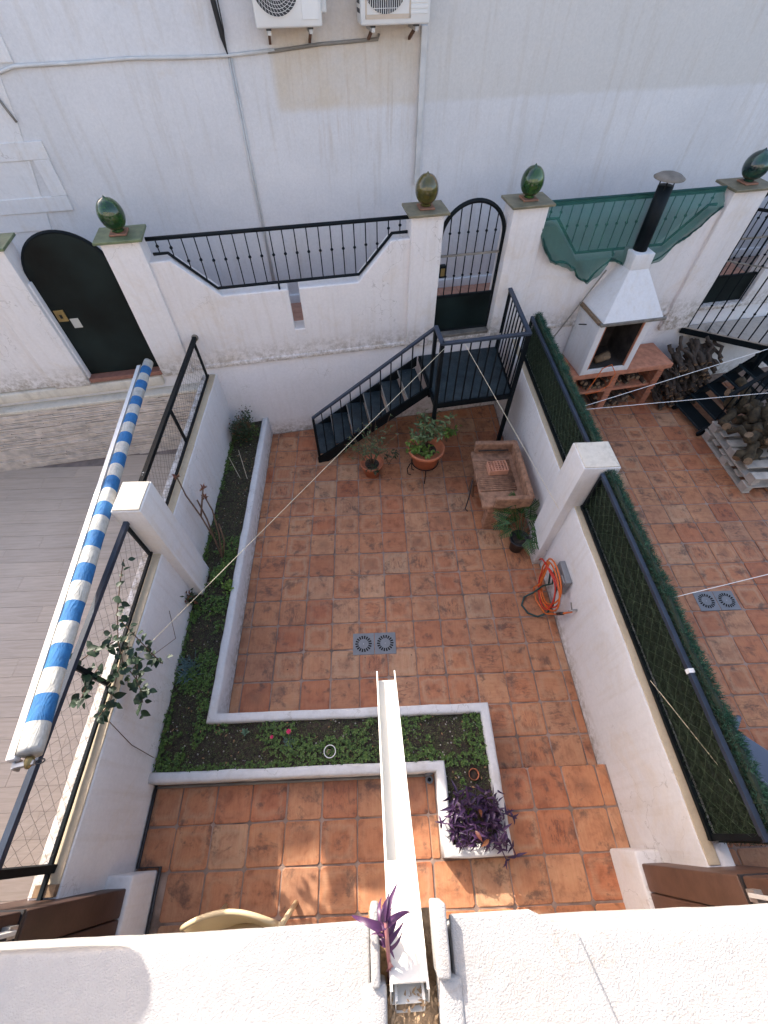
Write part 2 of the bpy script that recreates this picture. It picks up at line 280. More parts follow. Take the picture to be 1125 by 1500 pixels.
# ------------------------------------------------------------ mesh helpers
class MB:
    def __init__(s): s.v = []; s.f = []; s.uv = None; s.smooth = False
    def add(s, vs, fs):
        o = len(s.v); s.v += [tuple(x) for x in vs]; s.f += [tuple(i+o for i in f) for f in fs]; return s
    def hexa(s, p):   # 8 points: bottom 4 ccw, top 4 ccw
        return s.add(p, [(3, 2, 1, 0), (4, 5, 6, 7), (0, 1, 5, 4), (1, 2, 6, 5), (2, 3, 7, 6), (3, 0, 4, 7)])
    def box(s, x0, x1, y0, y1, z0, z1, T=None):
        p = [(x0, y0, z0), (x1, y0, z0), (x1, y1, z0), (x0, y1, z0), (x0, y0, z1), (x1, y0, z1), (x1, y1, z1), (x0, y1, z1)]
        if T: p = [T(*q) for q in p]
        return s.hexa(p)
    def bar(s, a, b, w, h=None, upv=(0, 0, 1)):
        a = Vector(a); b = Vector(b); d = (b-a).normalized(); u = Vector(upv)
        if abs(d.dot(u)) > .95: u = Vector((0.15, 1, 0))
        x = d.cross(u).normalized(); y = x.cross(d).normalized(); h = h or w; x *= w/2; y *= h/2
        return s.hexa([a-x-y, a+x-y, b+x-y, b-x-y, a-x+y, a+x+y, b+x+y, b-x+y])
    def tube(s, pts, r, n=8, cap=True):
        pts = [Vector(p) for p in pts]; o = len(s.v); k = len(pts)
        rs = r if isinstance(r, (list, tuple)) else [r]*k; pu = None
        for i, p in enumerate(pts):
            d = (pts[min(i+1, k-1)]-pts[max(i-1, 0)]).normalized()
            if pu is None: pu = d.orthogonal().normalized()
            pu = (pu-d*pu.dot(d)); pu = pu.normalized() if pu.length > 1e-6 else d.orthogonal().normalized(); q = d.cross(pu)
            for j in range(n):
                a = 2*math.pi*j/n; s.v.append(tuple(p+(pu*math.cos(a)+q*math.sin(a))*rs[i]))
        for i in range(k-1):
            for j in range(n): s.f.append((o+i*n+j, o+i*n+(j+1) % n, o+(i+1)*n+(j+1) % n, o+(i+1)*n+j))
        if cap: s.f.append(tuple(o+j for j in range(n))[::-1]); s.f.append(tuple(o+(k-1)*n+j for j in range(n)))
        return s
    def lathe(s, c, prof, n=24, axis=None):
        o = len(s.v); c = Vector(c); m = Matrix.Identity(3) if axis is None else Vector(axis).normalized().to_track_quat('Z', 'Y').to_matrix()
        for r, z in prof:
            for j in range(n):
                a = 2*math.pi*j/n; s.v.append(tuple(c+m @ Vector((r*math.cos(a), r*math.sin(a), z))))
        for i in range(len(prof)-1):
            for j in range(n): s.f.append((o+i*n+j, o+i*n+(j+1) % n, o+(i+1)*n+(j+1) % n, o+(i+1)*n+j))
        s.f.append(tuple(o+j for j in range(n))[::-1]); s.f.append(tuple(o+(len(prof)-1)*n+j for j in range(n))); return s
    def prism(s, poly, a, b, T):   # poly in (p,q); extruded from a to b; T(p,d,q)
        n = len(poly); o = len(s.v)
        s.v += [tuple(T(p, a, q)) for p, q in poly]+[tuple(T(p, b, q)) for p, q in poly]
        s.f.append(tuple(o+i for i in range(n))); s.f.append(tuple(o+n+i for i in range(n))[::-1])
        for i in range(n): j = (i+1) % n; s.f.append((o+j, o+i, o+n+i, o+n+j))
        return s
    def round(s, x0, x1, y0, y1, z0, z1, r=.015, step=.12, amp=.003, T=None, seed=0., top=None):
        """rounded, hand-rendered box"""
        lo = (x0, y0, z0); hi = (x1, y1, z1); ax = []
        for a, b in zip(lo, hi):
            rr = min(r, (b-a)*.45); n = max(1, min(60, int(round((b-a-2*rr)/step)))); ax.append([a, a+rr*.29, a+rr]+[a+rr+(b-a-2*rr)*i/n for i in range(1, n)]+[b-rr, b-rr*.29, b])
        o = len(s.v); idx = {}
        def vid(i, j, k):
            key = (i, j, k)
            if key in idx: return idx[key]
            p = Vector((ax[0][i], ax[1][j], ax[2][k])); c = Vector(tuple(min(max(p[q], lo[q]+min(r, (hi[q]-lo[q])*.45)), hi[q]-min(r, (hi[q]-lo[q])*.45)) for q in range(3)))
            d = p-c
            if d.length > 1e-7:
                m_ = max(abs(d.x), abs(d.y), abs(d.z)); p = c+d.normalized()*m_
            P = Vector(T(*p)) if T else p
            if amp: P = P+noise.noise_vector(P*5+Vector((seed, 0, 0)))*amp+noise.noise_vector(P*19)*amp*.35
            idx[key] = len(s.v); s.v.append(tuple(P)); return idx[key]
        nx, ny, nz_ = (len(q)-1 for q in ax)
        for i in range(nx):
            for j in range(ny):
                s.f.append((vid(i, j, 0), vid(i, j+1, 0), vid(i+1, j+1, 0), vid(i+1, j, 0))); s.f.append((vid(i, j, nz_), vid(i+1, j, nz_), vid(i+1, j+1, nz_), vid(i, j+1, nz_)))
        for i in range(nx):
            for k in range(nz_):
                s.f.append((vid(i, 0, k), vid(i+1, 0, k), vid(i+1, 0, k+1), vid(i, 0, k+1))); s.f.append((vid(i, ny, k), vid(i, ny, k+1), vid(i+1, ny, k+1), vid(i+1, ny, k)))
        for j in range(ny):
            for k in range(nz_):
                s.f.append((vid(0, j, k), vid(0, j, k+1), vid(0, j+1, k+1), vid(0, j+1, k))); s.f.append((vid(nx, j, k), vid(nx, j+1, k), vid(nx, j+1, k+1), vid(nx, j, k+1)))
        s.smooth = True; return s
    def mesh(s, name, mat, smooth=None):
        me = bpy.data.meshes.new(name); me.from_pydata(s.v, [], s.f); me.update()
        if mat is not None: me.materials.append(mat)
        if smooth if smooth is not None else s.smooth: me.polygons.foreach_set('use_smooth', [True]*len(me.polygons))
        return me
def attach(o, parent):
    if parent is not None: o.parent = parent; o.matrix_parent_inverse = Matrix.Translation(-Vector(parent.location))
def obj(name, mb, mat, parent=None, smooth=None, bevel=0, me=None):
    me = me or mb.mesh(name, M[mat] if isinstance(mat, str) else mat, smooth)
    o = bpy.data.objects.new(name, me); COL.objects.link(o); attach(o, parent)
    if bevel: b = o.modifiers.new('bevel', 'BEVEL'); b.width = bevel; b.segments = 2; b.limit_method = 'ANGLE'
    return o
def tag(o, label=None, cat=None, group=None, kind=None):
    if label: o['label'] = label
    if cat: o['category'] = cat
    if group: o['group'] = group
    if kind: o['kind'] = kind
    return o
def thing(name, label, cat, loc=(0, 0, 0), group=None):
    o = bpy.data.objects.new(name, None); COL.objects.link(o); o.location = loc; o.empty_display_size = .1; return tag(o, label, cat, group)
def struct(name, mb, mat, **k): return tag(obj(name, mb, mat, **k), kind='structure')
# frame of the back garden wall: s along it, t away from the camera, z up
P0 = Vector((-1.58, 5.114, 0)); U = Vector((3.586, .561, 0)).normalized(); NN = Vector((-U.y, U.x, 0))
def W(s, t, z): return P0+U*s+NN*t+Vector((0, 0, z))
def rnd(a, b): return random.uniform(a, b)
ZU, ZL, ZF = .18, .10, 0.0          # raised terrace, left yard, patio
T_ = .31

# ------------------------------------------------------------ ground, floors, tiles
struct('ground', MB().box(-60, 60, -60, 60, -.6, -.12), 'soil')
def tile_mesh(w, d, k, h=.022):
    """one hand-made clay tile, centred, slightly crooked, rounded edges"""
    rs = random.Random(k*7+3); hw, hd = w/2, d/2; c = min(.015, w*.1, d*.1)
    def ring(ins, z, cc):
        pts = []
        for sx, sy in ((-1, -1), (1, -1), (1, 1), (-1, 1)):
            jx, jy = rs.uniform(-.0035, .0035), rs.uniform(-.0035, .0035); px, py = sx*(hw-ins)+jx, sy*(hd-ins)+jy
            a = (px-sx*cc, py); b = (px, py-sy*cc)
            pts += [a, b] if sx*sy < 0 else [b, a]
        return [(x, y, z) for x, y in pts]
    # order ccw
    def order(p): return sorted(p, key=lambda q: math.atan2(q[1], q[0]))
    r0, r1, r2_ = order(ring(0, 0, c)), order(ring(0, h-.004, c)), order(ring(.005, h, c))
    m = MB(); m.add(r0+r1+r2_, [tuple(range(16, 24))]+[(i, (i+1) % 8, 8+(i+1) % 8, 8+i) for i in range(8)]+[(8+i, 8+(i+1) % 8, 16+(i+1) % 8, 16+i) for i in range(8)])
    return m.mesh('tile', M['tile'])
TM = [tile_mesh(.297, .297, k) for k in range(10)]
def lay(parent, xs, ys, z, clip=None, holes=(), joint=.013, full=T_, slant=None):
    """lay tiles on the grid xs, ys (joint lines)"""
    n = 0
    for i in range(len(xs)-1):
        for j in range(len(ys)-1):
            x0, x1, y0, y1 = xs[i], xs[i+1], ys[j], ys[j+1]
            cx, cy = (x0+x1)/2, (y0+y1)/2
            if any(hx0 < cx < hx1 and hy0 < cy < hy1 for hx0, hx1, hy0, hy1 in holes): continue
            if clip and not clip(cx, cy, x0, x1, y0, y1): continue
            w_, d_ = x1-x0-joint, y1-y0-joint
            me = random.choice(TM) if abs(w_-.297) < .004 and abs(d_-.297) < .004 else tile_mesh(w_, d_, n)
            o = bpy.data.objects.new('tile', me); COL.objects.link(o); attach(o, parent)
            o.location = (cx+rnd(-.0025, .0025), cy+rnd(-.0025, .0025), z-.022+rnd(-.0015, .0015)); q = random.choice((0, 2)) if me not in TM else random.choice((0, 0, 1, 2, 3))
            o.rotation_euler = (rnd(-.004, .004), rnd(-.004, .004), q*math.pi/2+rnd(-.006, .006)); n += 1
    return n
def grid(lo, hi, org, step=T_):
    k = math.ceil((lo-org)/step+.12); g = [lo]
    while org+k*step < hi-.03: g.append(org+k*step); k += 1
    return g+[hi]
wall_y = lambda x: 5.114+(x+1.58)*U.y/U.x
pf = struct('patio_floor', MB().add([(-2.05, .2, -.007), (2.06, .2, -.007), (2.06, wall_y(2.06)+.1, -.007), (-2.05, wall_y(-2.05)+.1, -.007)], [(0, 1, 2, 3)]), 'grout')
# lower patio; the last row is cut on the slant of the back wall
GX = grid(-1.557, 2.045, -1.454); GY = grid(.435, 6.0, 2.572)
lay(pf, GX, GY, ZF, clip=lambda cx, cy, x0, x1, y0, y1: y1 < wall_y(x0)+.02, holes=[(-1.6, 1.02, .1, .93)])
lay(pf, GX[:10], [.972, 1.022], ZF)
for i in range(len(GX)-1):
    x0, x1 = GX[i]+.006, GX[i+1]-.006
    for j in range(len(GY)-1):
        y0, y1 = GY[j]+.006, GY[j+1]-.006
        if GY[j+1] < wall_y(GX[i])+.02: continue
        a, b = min(y1, wall_y(x0)-.004), min(y1, wall_y(x1)-.004)
        if min(a, b)-y0 < .02: continue
        m = MB(); cx, cy = (x0+x1)/2, (y0+max(a, b))/2
        m.hexa([(x0-cx, y0-cy, -.022), (x1-cx, y0-cy, -.022), (x1-cx, b-cy, -.022), (x0-cx, a-cy, -.022), (x0-cx, y0-cy, 0), (x1-cx, y0-cy, 0), (x1-cx, b-cy, 0), (x0-cx, a-cy, 0)])
        o = obj('tile', m, 'tile', None, bevel=.003); attach(o, pf); o.location = (cx, cy, 0)
uf = MB().box(-2.06, 2.06, -1.6, .425, -.1, ZU-.007)
uf = struct('raised_terrace_floor', uf, 'grout')
UX = grid(-2.04, 2.045, .075+.0); UY = grid(-1.6, .43, .104)
lay(uf, UX, UY, ZU, holes=[(.38, 1.32, -.18, .5), (-2.1, -1.85, -1.7, -.19), (1.88, 2.1, -1.7, -.2)])
lay(uf, [.385, .462], [q for q in UY if q > -.21], ZU); lay(uf, [1.034, 1.315], [q for q in UY if q > -.21], ZU)
tag(obj('drain_plate', MB(), 'drain'), None); bpy.data.objects.remove(bpy.data.objects['drain_plate'])
def drain(cx, cy, z, label):
    t = thing('floor_drain', label, 'drain', (cx, cy, z))
    for k in (-1, 1):
        x = cx+k*.121
        g = MB().box(x-.118, x+.118, cy-.122, cy+.122, z-.02, z+.005); gr = obj('grate', g, 'drain', t, bevel=.003)
        g = MB()
        for i in range(18):
            a = 2*math.pi*i/18; c_, s_ = math.cos(a), math.sin(a); r0, r1, hw = .056, .092, .0092
            g.add([(x+c_*r0-s_*hw*.7, cy+s_*r0+c_*hw*.7, z+.0065), (x+c_*r0+s_*hw*.7, cy+s_*r0-c_*hw*.7, z+.0065), (x+c_*r1+s_*hw, cy+s_*r1-c_*hw, z+.0065), (x+c_*r1-s_*hw, cy+s_*r1+c_*hw, z+.0065)], [(0, 1, 2, 3)])
        tag(obj('slot', g, 'hole', gr), kind='stuff')
        obj('screw', MB().lathe((x, cy, z+.003), [(.006, 0), (.006, .002), (.003, .003)], 8), 'zinc', gr)
drain(-.048, 1.703, 0, 'grey double floor drain in the middle of the terracotta patio, near the white gutter spout')
drain(4.0, 2.06, 0, "grey double floor drain in the neighbour's terracotta patio on the right")
# right neighbour's floor
rf = struct('neighbour_patio_floor', MB().add([(2.2, -1.6, -.007), (9, -1.6, -.007), (9, 7.2, -.007), (2.2, 6.1, -.007)], [(0, 1, 2, 3)]), 'grout')
lay(rf, grid(2.35, 6.45, 3.65), grid(-.6, 6.1, 3.18), ZF, clip=lambda cx, cy, x0, x1, y0, y1: y1 < wall_y(x0)-.05 and (cx < 6.1 or cy > 1) and not (cx < 2.5 and cy > 5))
# left neighbour's floor: long wood-look tiles
lf = struct('neighbour_deck_floor', MB().add([(-9, -1.6, ZL-.006), (-2.2, -1.6, ZL-.006), (-2.2, 5.0, ZL-.006), (-9, 4.0, ZL-.006)], [(0, 1, 2, 3)]), simple('deck_joint', (.24, .19, .165), .9))
def plankmat():
    m, t, b = nodes('wood_grain_tile'); info = t.nodes.new('ShaderNodeObjectInfo'); v = coord(t, 'Object', (1.2, 14, 1))
    ad = N(t, 'ShaderNodeVectorMath', operation='ADD'); t.links.new(v, ad.inputs[0]); t.links.new(info.outputs['Location'], ad.inputs[1])
    n = nz(t, ad.outputs[0], 2.0, 6, .65, .8); r = ramp(t, n, [(.25, (.42, .335, .26)), (.5, (.51, .415, .33)), (.75, (.60, .50, .41))])
    rr = ramp(t, info.outputs['Random'], [(0, (.93, .93, .94)), (1, (1.04, 1.03, 1.02))]); c = mixc(t, 1.0, r.outputs[0], rr.outputs[0], 'MULTIPLY')
    t.links.new(c, b.inputs['Base Color']); b.inputs['Roughness'].default_value = .5; return m
PK = plankmat(); pm = {}
y = 4.86; row = 0
while y > -.7:
    x = -2.26-(0 if row % 3 == 0 else (.4 if row % 3 == 1 else .8))
    edges = [-2.26]+([x] if x < -2.3 else [])
    while edges[-1] > -6.6: edges.append(edges[-1]-1.2)
    for a, b in zip(edges[:-1], edges[1:]):
        cx, cy = (a+b)/2, y-.1; L_ = a-b
        if cy+.1 > wall_y(b)-.0: continue
        key = round(L_, 2)
        if key not in pm: pm[key] = MB().box(-L_/2+.0015, L_/2-.0015, -.0985, .0985, -.008, 0).mesh('plank', PK)
        o = bpy.data.objects.new('plank', pm[key]); COL.objects.link(o); attach(o, lf); o.location = (cx, cy, ZL)
    y -= .2; row += 1

# ------------------------------------------------------------ back garden wall, pillars, alley and gable
ps = [(-9, -.2), (12, -.2), (12, 1.2), (7.5, 1.2), (7.5, 2.6), (7.4, 2.6), (7.4, 1.22), (6.5, 1.22), (6.5, 1.3), (6.1, 1.3),
      (6.1, 2.62), (5.92, 2.62), (5.52, 2.2), (4.28, 2.2), (3.9, 2.62), (3.7, 2.62), (3.7, 1.36), (3.28, 1.36), (2.48, 1.36), (2.48, 1.36)]
def strip(name, poly, t0, t1, mat, label, cat='wall', parent=None):
    o = obj(name, MB().prism(poly, t0, t1, lambda p, d, q: W(p, d, q)), mat, parent, bevel=.012)
    return o
gw = thing('garden_wall', 'long white rendered back wall with sloped dips under its railings, behind the patio', 'wall', W(0, 0, 0))
obj('retaining_base', MB().round(-9, 12, .018, .2, -.3, 1.30, .01, .5, .006, W), 'wall_blue', gw)
U1 = [(-.74, 1.28), (2.13, 1.28), (2.13, 2.61), (1.9, 2.61), (1.5, 2.19), (.786, 2.19), (.786, 1.69), (.66, 1.69), (.66, 2.19), (-.10, 2.19), (-.52, 2.61), (-.74, 2.61)]
obj('upper_wall', MB().prism(U1, -.01, .2, W), 'wall_up', gw, bevel=.014)
U2 = [(3.68, 1.28), (6.12, 1.28), (6.12, 2.61), (5.92, 2.61), (5.5, 2.19), (4.3, 2.19), (3.9, 2.61), (3.68, 2.61)]
obj('upper_wall', MB().prism(U2, -.01, .2, W), 'wall_up', gw, bevel=.014)
obj('upper_wall', MB().prism([(-9, 1.28), (-2.3, 1.28), (-2.3, 2.6), (-9, 2.6)], -.01, .2, W), 'wall_up', gw, bevel=.014)
obj('upper_wall', MB().prism([(7.3, 1.28), (12, 1.28), (12, 2.6), (7.3, 2.6)], -.01, .2, W), 'wall_up', gw, bevel=.014)
obj('ledge', MB().round(-9, -1.15, -.045, .1, 1.14, 1.27, .025, .2, .006, W), 'limetop', gw)
obj('ledge', MB().round(-1.15, 7.3, -.022, .1, 1.285, 1.345, .012, .2, .006, W), 'wall_up', gw)
obj('coping', MB().round(-9, -.55, -.13, .05, 1.03, 1.075, .01, .4, .002, W), 'limetop', gw)
# ledgestone cladding of the left neighbour's yard
mb = MB(); z = ZL-.01
while z < 1.03:
    s = -5.2
    while s < -.52:
        L_ = rnd(.2, .7); d = rnd(.0, .03); h = .015
        mb.box(s, min(s+L_, -.5), -.105-d, -.05, z, min(z+h, 1.03), W); s += L_+.002
    z += .0185
tag(obj('ledgestone', mb, 'stonec', gw), kind='stuff')
obj('sill', MB().box(2.47, 3.28, -.03, .2, 1.34, 1.385, W), 'greycap', gw, bevel=.006)
obj('sill', MB().box(-2.0, -1.12, -.035, .2, 1.29, 1.345, W), 'sill', gw, bevel=.006)
# pillars
def pillar(name, s0, s1, ztop, capm, finm, label, flabel, zb=1.27, dt=.055, fr=.125):
    p = thing(name, label, 'pillar', W((s0+s1)/2, 0, zb))
    obj('shaft', MB().round(s0, s1, -dt, .22, zb, ztop, .012, .3, .005, W), 'wall_up', p)
    obj('cap', MB().box(s0-.045, s1+.045, -dt-.055, .275, ztop+.002, ztop+.03, W), capm, p, bevel=.006)
    c = (s0+s1)/2; tc = (.22-dt)/2
    f = thing('finial', flabel, 'finial', W(c, tc, ztop+.03), 'glazed finials on the pillars')
    obj('foot', MB().box(c-.085, c+.085, tc-.085, tc+.085, ztop+.031, ztop+.05, W), 'capred', f, bevel=.006)
    pr = [(.045, .0), (.062, .010), (.05, .022)]; K = 16
    for i in range(1, K):
        a = math.pi*i/K; rr_ = fr*math.sin(a)**.9; zz_ = .150-.135*math.cos(a)
        if i > K*.62: zz_ += .012*((i/K-.62)/.38)**1.5
        if rr_ > .03 and (i > 2 or rr_ > .05): pr.append((rr_, zz_))
    q_ = pr[-1][1]; pr += [(.016, q_+.010), (.007, q_+.02), (.002, q_+.028)]
    obj('bulb', MB().lathe(W(c, tc, ztop+.048), pr, 28), finm, f, smooth=True)
pillar('pillar', -2.42, -2.01, 2.86, 'capgreen', 'glaze_green', 'white gate pillar at the left picture edge, left of the black arched door', 'green glazed finial on the pillar at the left picture edge')
pillar('pillar', -1.115, -.735, 2.84, 'capgreen', 'glaze_green', 'white gate pillar with green cap between the black arched door and the long railing', 'bright green glazed teardrop finial right of the black arched door')
pillar('pillar', 2.115, 2.485, 2.84, 'capbrown', 'glaze_brown', 'white gate pillar left of the arched bar gate', 'brown and olive glazed finial left of the arched bar gate', dt=.05)
pillar('pillar', 3.29, 3.705, 2.84, 'capbrown', 'glaze_green', 'white gate pillar between the arched bar gate and the green shade net', 'green glazed finial between the bar gate and the shade net', zb=1.3)
pillar('pillar', 6.06, 6.53, 2.82, 'capbrown', 'glaze_dark', 'white gate pillar at the right picture edge, right of the shade net', 'very dark green glazed finial at the right picture edge', zb=1.05, fr=.14)
# railings on the low wall
def wall_rail(s0, s1, sl0, sl1, sl2, sl3, label):
    r = thing('wall_railing', label, 'railing', W(s0, .1, 2.2), 'railings on the back wall')
    t = .07; zt = 2.80; zl, zh = 2.245, 2.655
    obj('top_rail', MB().tube([W(s0, t, zt), W(s1, t, zt)], .021, 8), 'black', r, smooth=True)
    obj('lower_rail', MB().tube([W(s0+.02, t, zh), W(sl0, t, zh), W(sl1, t, zl), W(sl2, t, zl), W(sl3, t, zh), W(s1-.01, t, zh)], .017, 8), 'black', r)
    n = int((s1-s0-.1)/.131)
    for i in range(n+1):
        s = s0+.09+i*.131
        if s < sl0: zb = zh
        elif s < sl1: zb = zh+(zl-zh)*(s-sl0)/(sl1-sl0)
        elif s < sl2: zb = zl
        elif s < sl3: zb = zl+(zh-zl)*(s-sl2)/(sl3-sl2)
        else: zb = zh
        m = MB().tube([W(s, t, zb), W(s, t, zt)], .0065, 6); zm = max(zb+.05, min(2.56, (zb+zt)/2+.02)) if zb < 2.5 else (zb+zt)/2
        m.lathe(W(s, t, zm-.016), [(.007, 0), (.016, .009), (.018, .016), (.016, .023), (.007, .032)], 8)
        obj('baluster', m, 'black', r, smooth=True)
    for s in (sl1+(sl2-sl1)*.42,): obj('bracket', MB().tube([W(s, t, zl), W(s, t-.05, zl-.03), W(s, t-.055, zl-.06)], .012, 6), 'black', r)
wall_rail(-.70, 2.11, -.53, -.13, 1.52, 1.92, 'black iron railing with knobbed bars on the white wall above the metal stair')
wall_rail(3.72, 6.02, 3.92, 4.30, 5.5, 5.9, 'black iron railing covered by green shade net, behind the chimney')
# shade net draped over the right railing
def bottom_net(s):
    pts = [(3.69, 2.50), (3.74, 2.40), (3.9, 2.25), (4.15, 2.12), (4.27, 2.11), (4.36, 2.0), (4.52, 1.93), (4.62, 2.05), (4.72, 2.17), (4.9, 2.14), (5.0, 2.02), (5.2, 2.0), (5.4, 2.12), (5.6, 2.30), (5.8, 2.46), (6.0, 2.66)]
    for (a, za), (b, zb) in zip(pts[:-1], pts[1:]):
        if a <= s <= b: return za+(zb-za)*(s-a)/(b-a)
    return pts[-1][1]
_bn = bottom_net
def bottom_net(s): return _bn(s)+.05*noise.noise(Vector((s*5, 1, 0)))+.02*noise.noise(Vector((s*17, 2, 0)))
m = MB(); ns, nv = 90, 26
for i in range(ns+1):
    s = 3.69+(6.0-3.69)*i/ns; zb = bottom_net(s)
    for j in range(nv+1):
        v = j/nv; z = 2.835+(zb-2.835)*v; lo = max(0, (2.42-z)/.4)
        amp = .006+.035*lo if v > .3 else .004
        t = .03-.085*min(1, max(0, (2.80-z)/.12))-.05*min(1, lo*1.4)+amp*math.sin(s*23+v*5)*.5+amp*1.4*noise.noise(Vector((s*9, v*4, 0)))+((.03*noise.noise(Vector((s*6+v*5, v*14, 2)))-.035*abs(noise.noise(Vector((s*11-v*7, v*5, 6)))))*min(1, v*1.3)*(.35+lo))
        m.v.append(tuple(W(s, t, z)))
for i in range(ns):
    for j in range(nv): a = i*(nv+1)+j; m.f.append((a, a+1, a+nv+2, a+nv+1))
m.smooth = True
net = thing('shade_net', 'sagging green shade net tied over the right railing behind the barbecue chimney', 'net', W(4.9, 0, 2.0))
obj('net', m, 'net', net)
m = MB(); fold = []
for i in range(ns+1):
    s = 3.70+(5.98-3.70)*i/ns; fold.append((s, bottom_net(s)))
ro = [W(s, -.085+.05*noise.noise(Vector((s*5, 0, 0))), z+.03+.05*noise.noise(Vector((s*4, 5, 0)))) for s, z in fold]
m.tube(ro, [.007+.020*abs(noise.noise(Vector((i*.11, 0, 0))))+.012*abs(noise.noise(Vector((i*.5, 3, 0)))) for i in range(len(ro))], 8); m.smooth = True
obj('rolled_hem', m, simple('net_roll', (.006, .05, .042), .85, .4, 18, .6, 40), net)
obj('hem', MB().tube([W(3.70, .05, 2.838), W(6.0, .05, 2.838)], .016, 6), simple('net_hem', (.006, .05, .045), .8), net)
# solid arched door
def arch(s0, s1, zb, zs, rz, n=24):
    c = (s0+s1)/2; hw = (s1-s0)/2
    return [(s0, zb), (s1, zb)]+[(c+hw*math.cos(math.pi*i/n), zs+rz*math.sin(math.pi*i/n)) for i in range(n+1)]
d = thing('arched_door', 'solid black sheet metal door with rounded top in the white wall, upper left', 'door', W(-1.56, .1, 1.35))
obj('panel', MB().prism(arch(-2.0, -1.125, 1.35, 2.5, .43), .07, .10, W), 'sheet', d)
a = arch(-2.0, -1.125, 1.35, 2.5, .43); obj('frame', MB().tube([W(s, .085, z) for s, z in a[1:]]+[W(-2.0, .085, 1.35)], .02, 6), 'black', d)
lp = obj('lock_plate', MB().box(-1.965, -1.86, .055, .07, 2.05, 2.18, W), 'brass', d, bevel=.004); obj('keyhole', MB().box(-1.925, -1.90, .05, .056, 2.09, 2.13, W), 'hole', lp)
obj('sticker', MB().box(-1.85, -1.76, .066, .069, 1.96, 2.07, W), 'paper', d)
obj('jamb', MB().round(-2.03, -1.99, .0, .2, 1.34, 2.5, .008, .3, .002, W), 'wall_blue', d)
# arched bar gates
def bargate(s0, s1, zb, label, t=.08, ztop=2.9):
    g = thing('bar_gate', label, 'gate', W((s0+s1)/2, t, zb), 'arched gates with iron bars')
    c = (s0+s1)/2; hw = (s1-s0)/2; zs = ztop-.38
    a = arch(s0, s1, zb, zs, .38); obj('frame', MB().tube([W(s, t, z) for s, z in [(s0, zb)]+a[1:]+[(s0, zb)]], .024, 8), 'black', g, smooth=True)
    obj('kick_panel', MB().box(s0, s1, t-.008, t+.008, zb, zb+.47, W), 'sheet', g)
    obj('crossbar', MB().bar(W(s0, t, zb+.47), W(s1, t, zb+.47), .03), 'black', g); obj('crossbar', MB().bar(W(s0, t, zb+.96), W(s1, t, zb+.96), .022), 'conduitg', g)
    for i in range(1, 7):
        s = s0+(s1-s0)*i/7; zt = zs+.38*math.sqrt(max(0, 1-((s-c)/hw)**2)); m = MB().tube([W(s, t, zb+.47), W(s, t, zt)], .007, 6)
        for zk in (zb+.72, zb+1.2):
            m.lathe(W(s, t, zk-.014), [(.007, 0), (.016, .008), (.017, .014), (.016, .02), (.007, .028)], 8)
        obj('bar', m, 'black', g, smooth=True)
    lb = obj('lock_box', MB().box(s0+.02, s0+.10, t-.03, t+.03, zb+.72, zb+.86, W), 'black', g, bevel=.004); obj('lock_face', MB().box(s0+.035, s0+.085, t-.034, t-.03, zb+.745, zb+.835, W), 'brass', lb)
bargate(2.50, 3.28, 1.39, 'black arched gate of knobbed iron bars at the top of the metal stair')
bargate(6.52, 7.36, 1.25, 'black bar gate at the right picture edge, behind the tall iron guard', ztop=2.8)
# alley and white gable
al = struct('alley', MB().box(-9, 12, .19, 1.5, 1.0, 1.288, W), 'grout')
for i in range(60):
    for j in range(4):
        s = -3.2+i*.2+(.1 if j % 2 else 0); t0 = .23+j*.3
        if s > 8.5: continue
        if i % 1 == 0: pass
am = {}
for i in range(36):
    for j in range(4):
        o = bpy.data.objects.new('paver', am.setdefault(0, MB().box(-.147, .147, -.147, .147, -.02, 0).mesh('paver', M['alley']))); COL.objects.link(o); attach(o, al)
        o.location = W(-2.6+i*.3, .36+j*.3, 1.302); o.rotation_euler = (0, 0, math.atan2(U.y, U.x))
gab = thing('white_building', 'tall white limewashed building side across the alley, with air conditioners', 'building', W(1, 1.5, 1.3))
prof = [(-14, 1.0), (16, 1.0), (16, 6.5), (-2.15, 6.5), (-2.15, 4.07), (-6.0, 4.07), (-6.0, 5.4), (-14, 5.4)]  # unseen roof line, its steps shaped to let sun reach part of the terrace
obj('wall', MB().prism(prof, 1.43, 7.5, W), 'bigwall', gab)
obj('plinth', MB().round(-9, 12, 1.40, 1.45, 1.25, 1.42, .01, .6, .004, W), 'wall', gab)
# raised moulding of a blocked window, far left, and a step in the render
m = MB()
for s0, s1, z0, z1 in ((-4.2, -1.72, 3.18, 3.34), (-4.2, -1.74, 2.69, 2.84), (-1.90, -1.73, 2.84, 3.18)): m.box(s0, s1, 1.405, 1.44, z0, z1, W)
obj('moulding', m, 'wall', gab, bevel=.006)
obj('render_panel', MB().prism([(-9, 3.93), (-1.62, 3.93), (-1.60, 4.6), (-2.14, 4.6), (-2.14, 4.05), (-9, 4.05)], 1.41, 1.44, W), 'wall', gab, bevel=.006)
obj('render_panel', MB().prism([(-9, 2.5), (-2.1, 2.5), (-1.86, 3.5), (-1.80, 3.85), (-9, 3.85)], 1.418, 1.44, W), 'wall', gab, bevel=.006)
def run(name, pts, r, mat, label, cat, n=8, parent=None):
    o = tag(obj(name, MB().tube(pts, r, n), mat, parent, smooth=True), label, cat); return o
pts = [W(s, 1.41, z) for s, z in [(-2.6, 3.72), (-1.78, 3.87), (-1.63, 3.905), (-1.1, 3.91), (-.53, 3.925), (0, 3.915), (.42, 3.915), (.93, 3.94)]]
run('wall_conduit', pts, .016, 'conduit', 'long white painted conduit running level across the white building, left of the air conditioners', 'conduit')
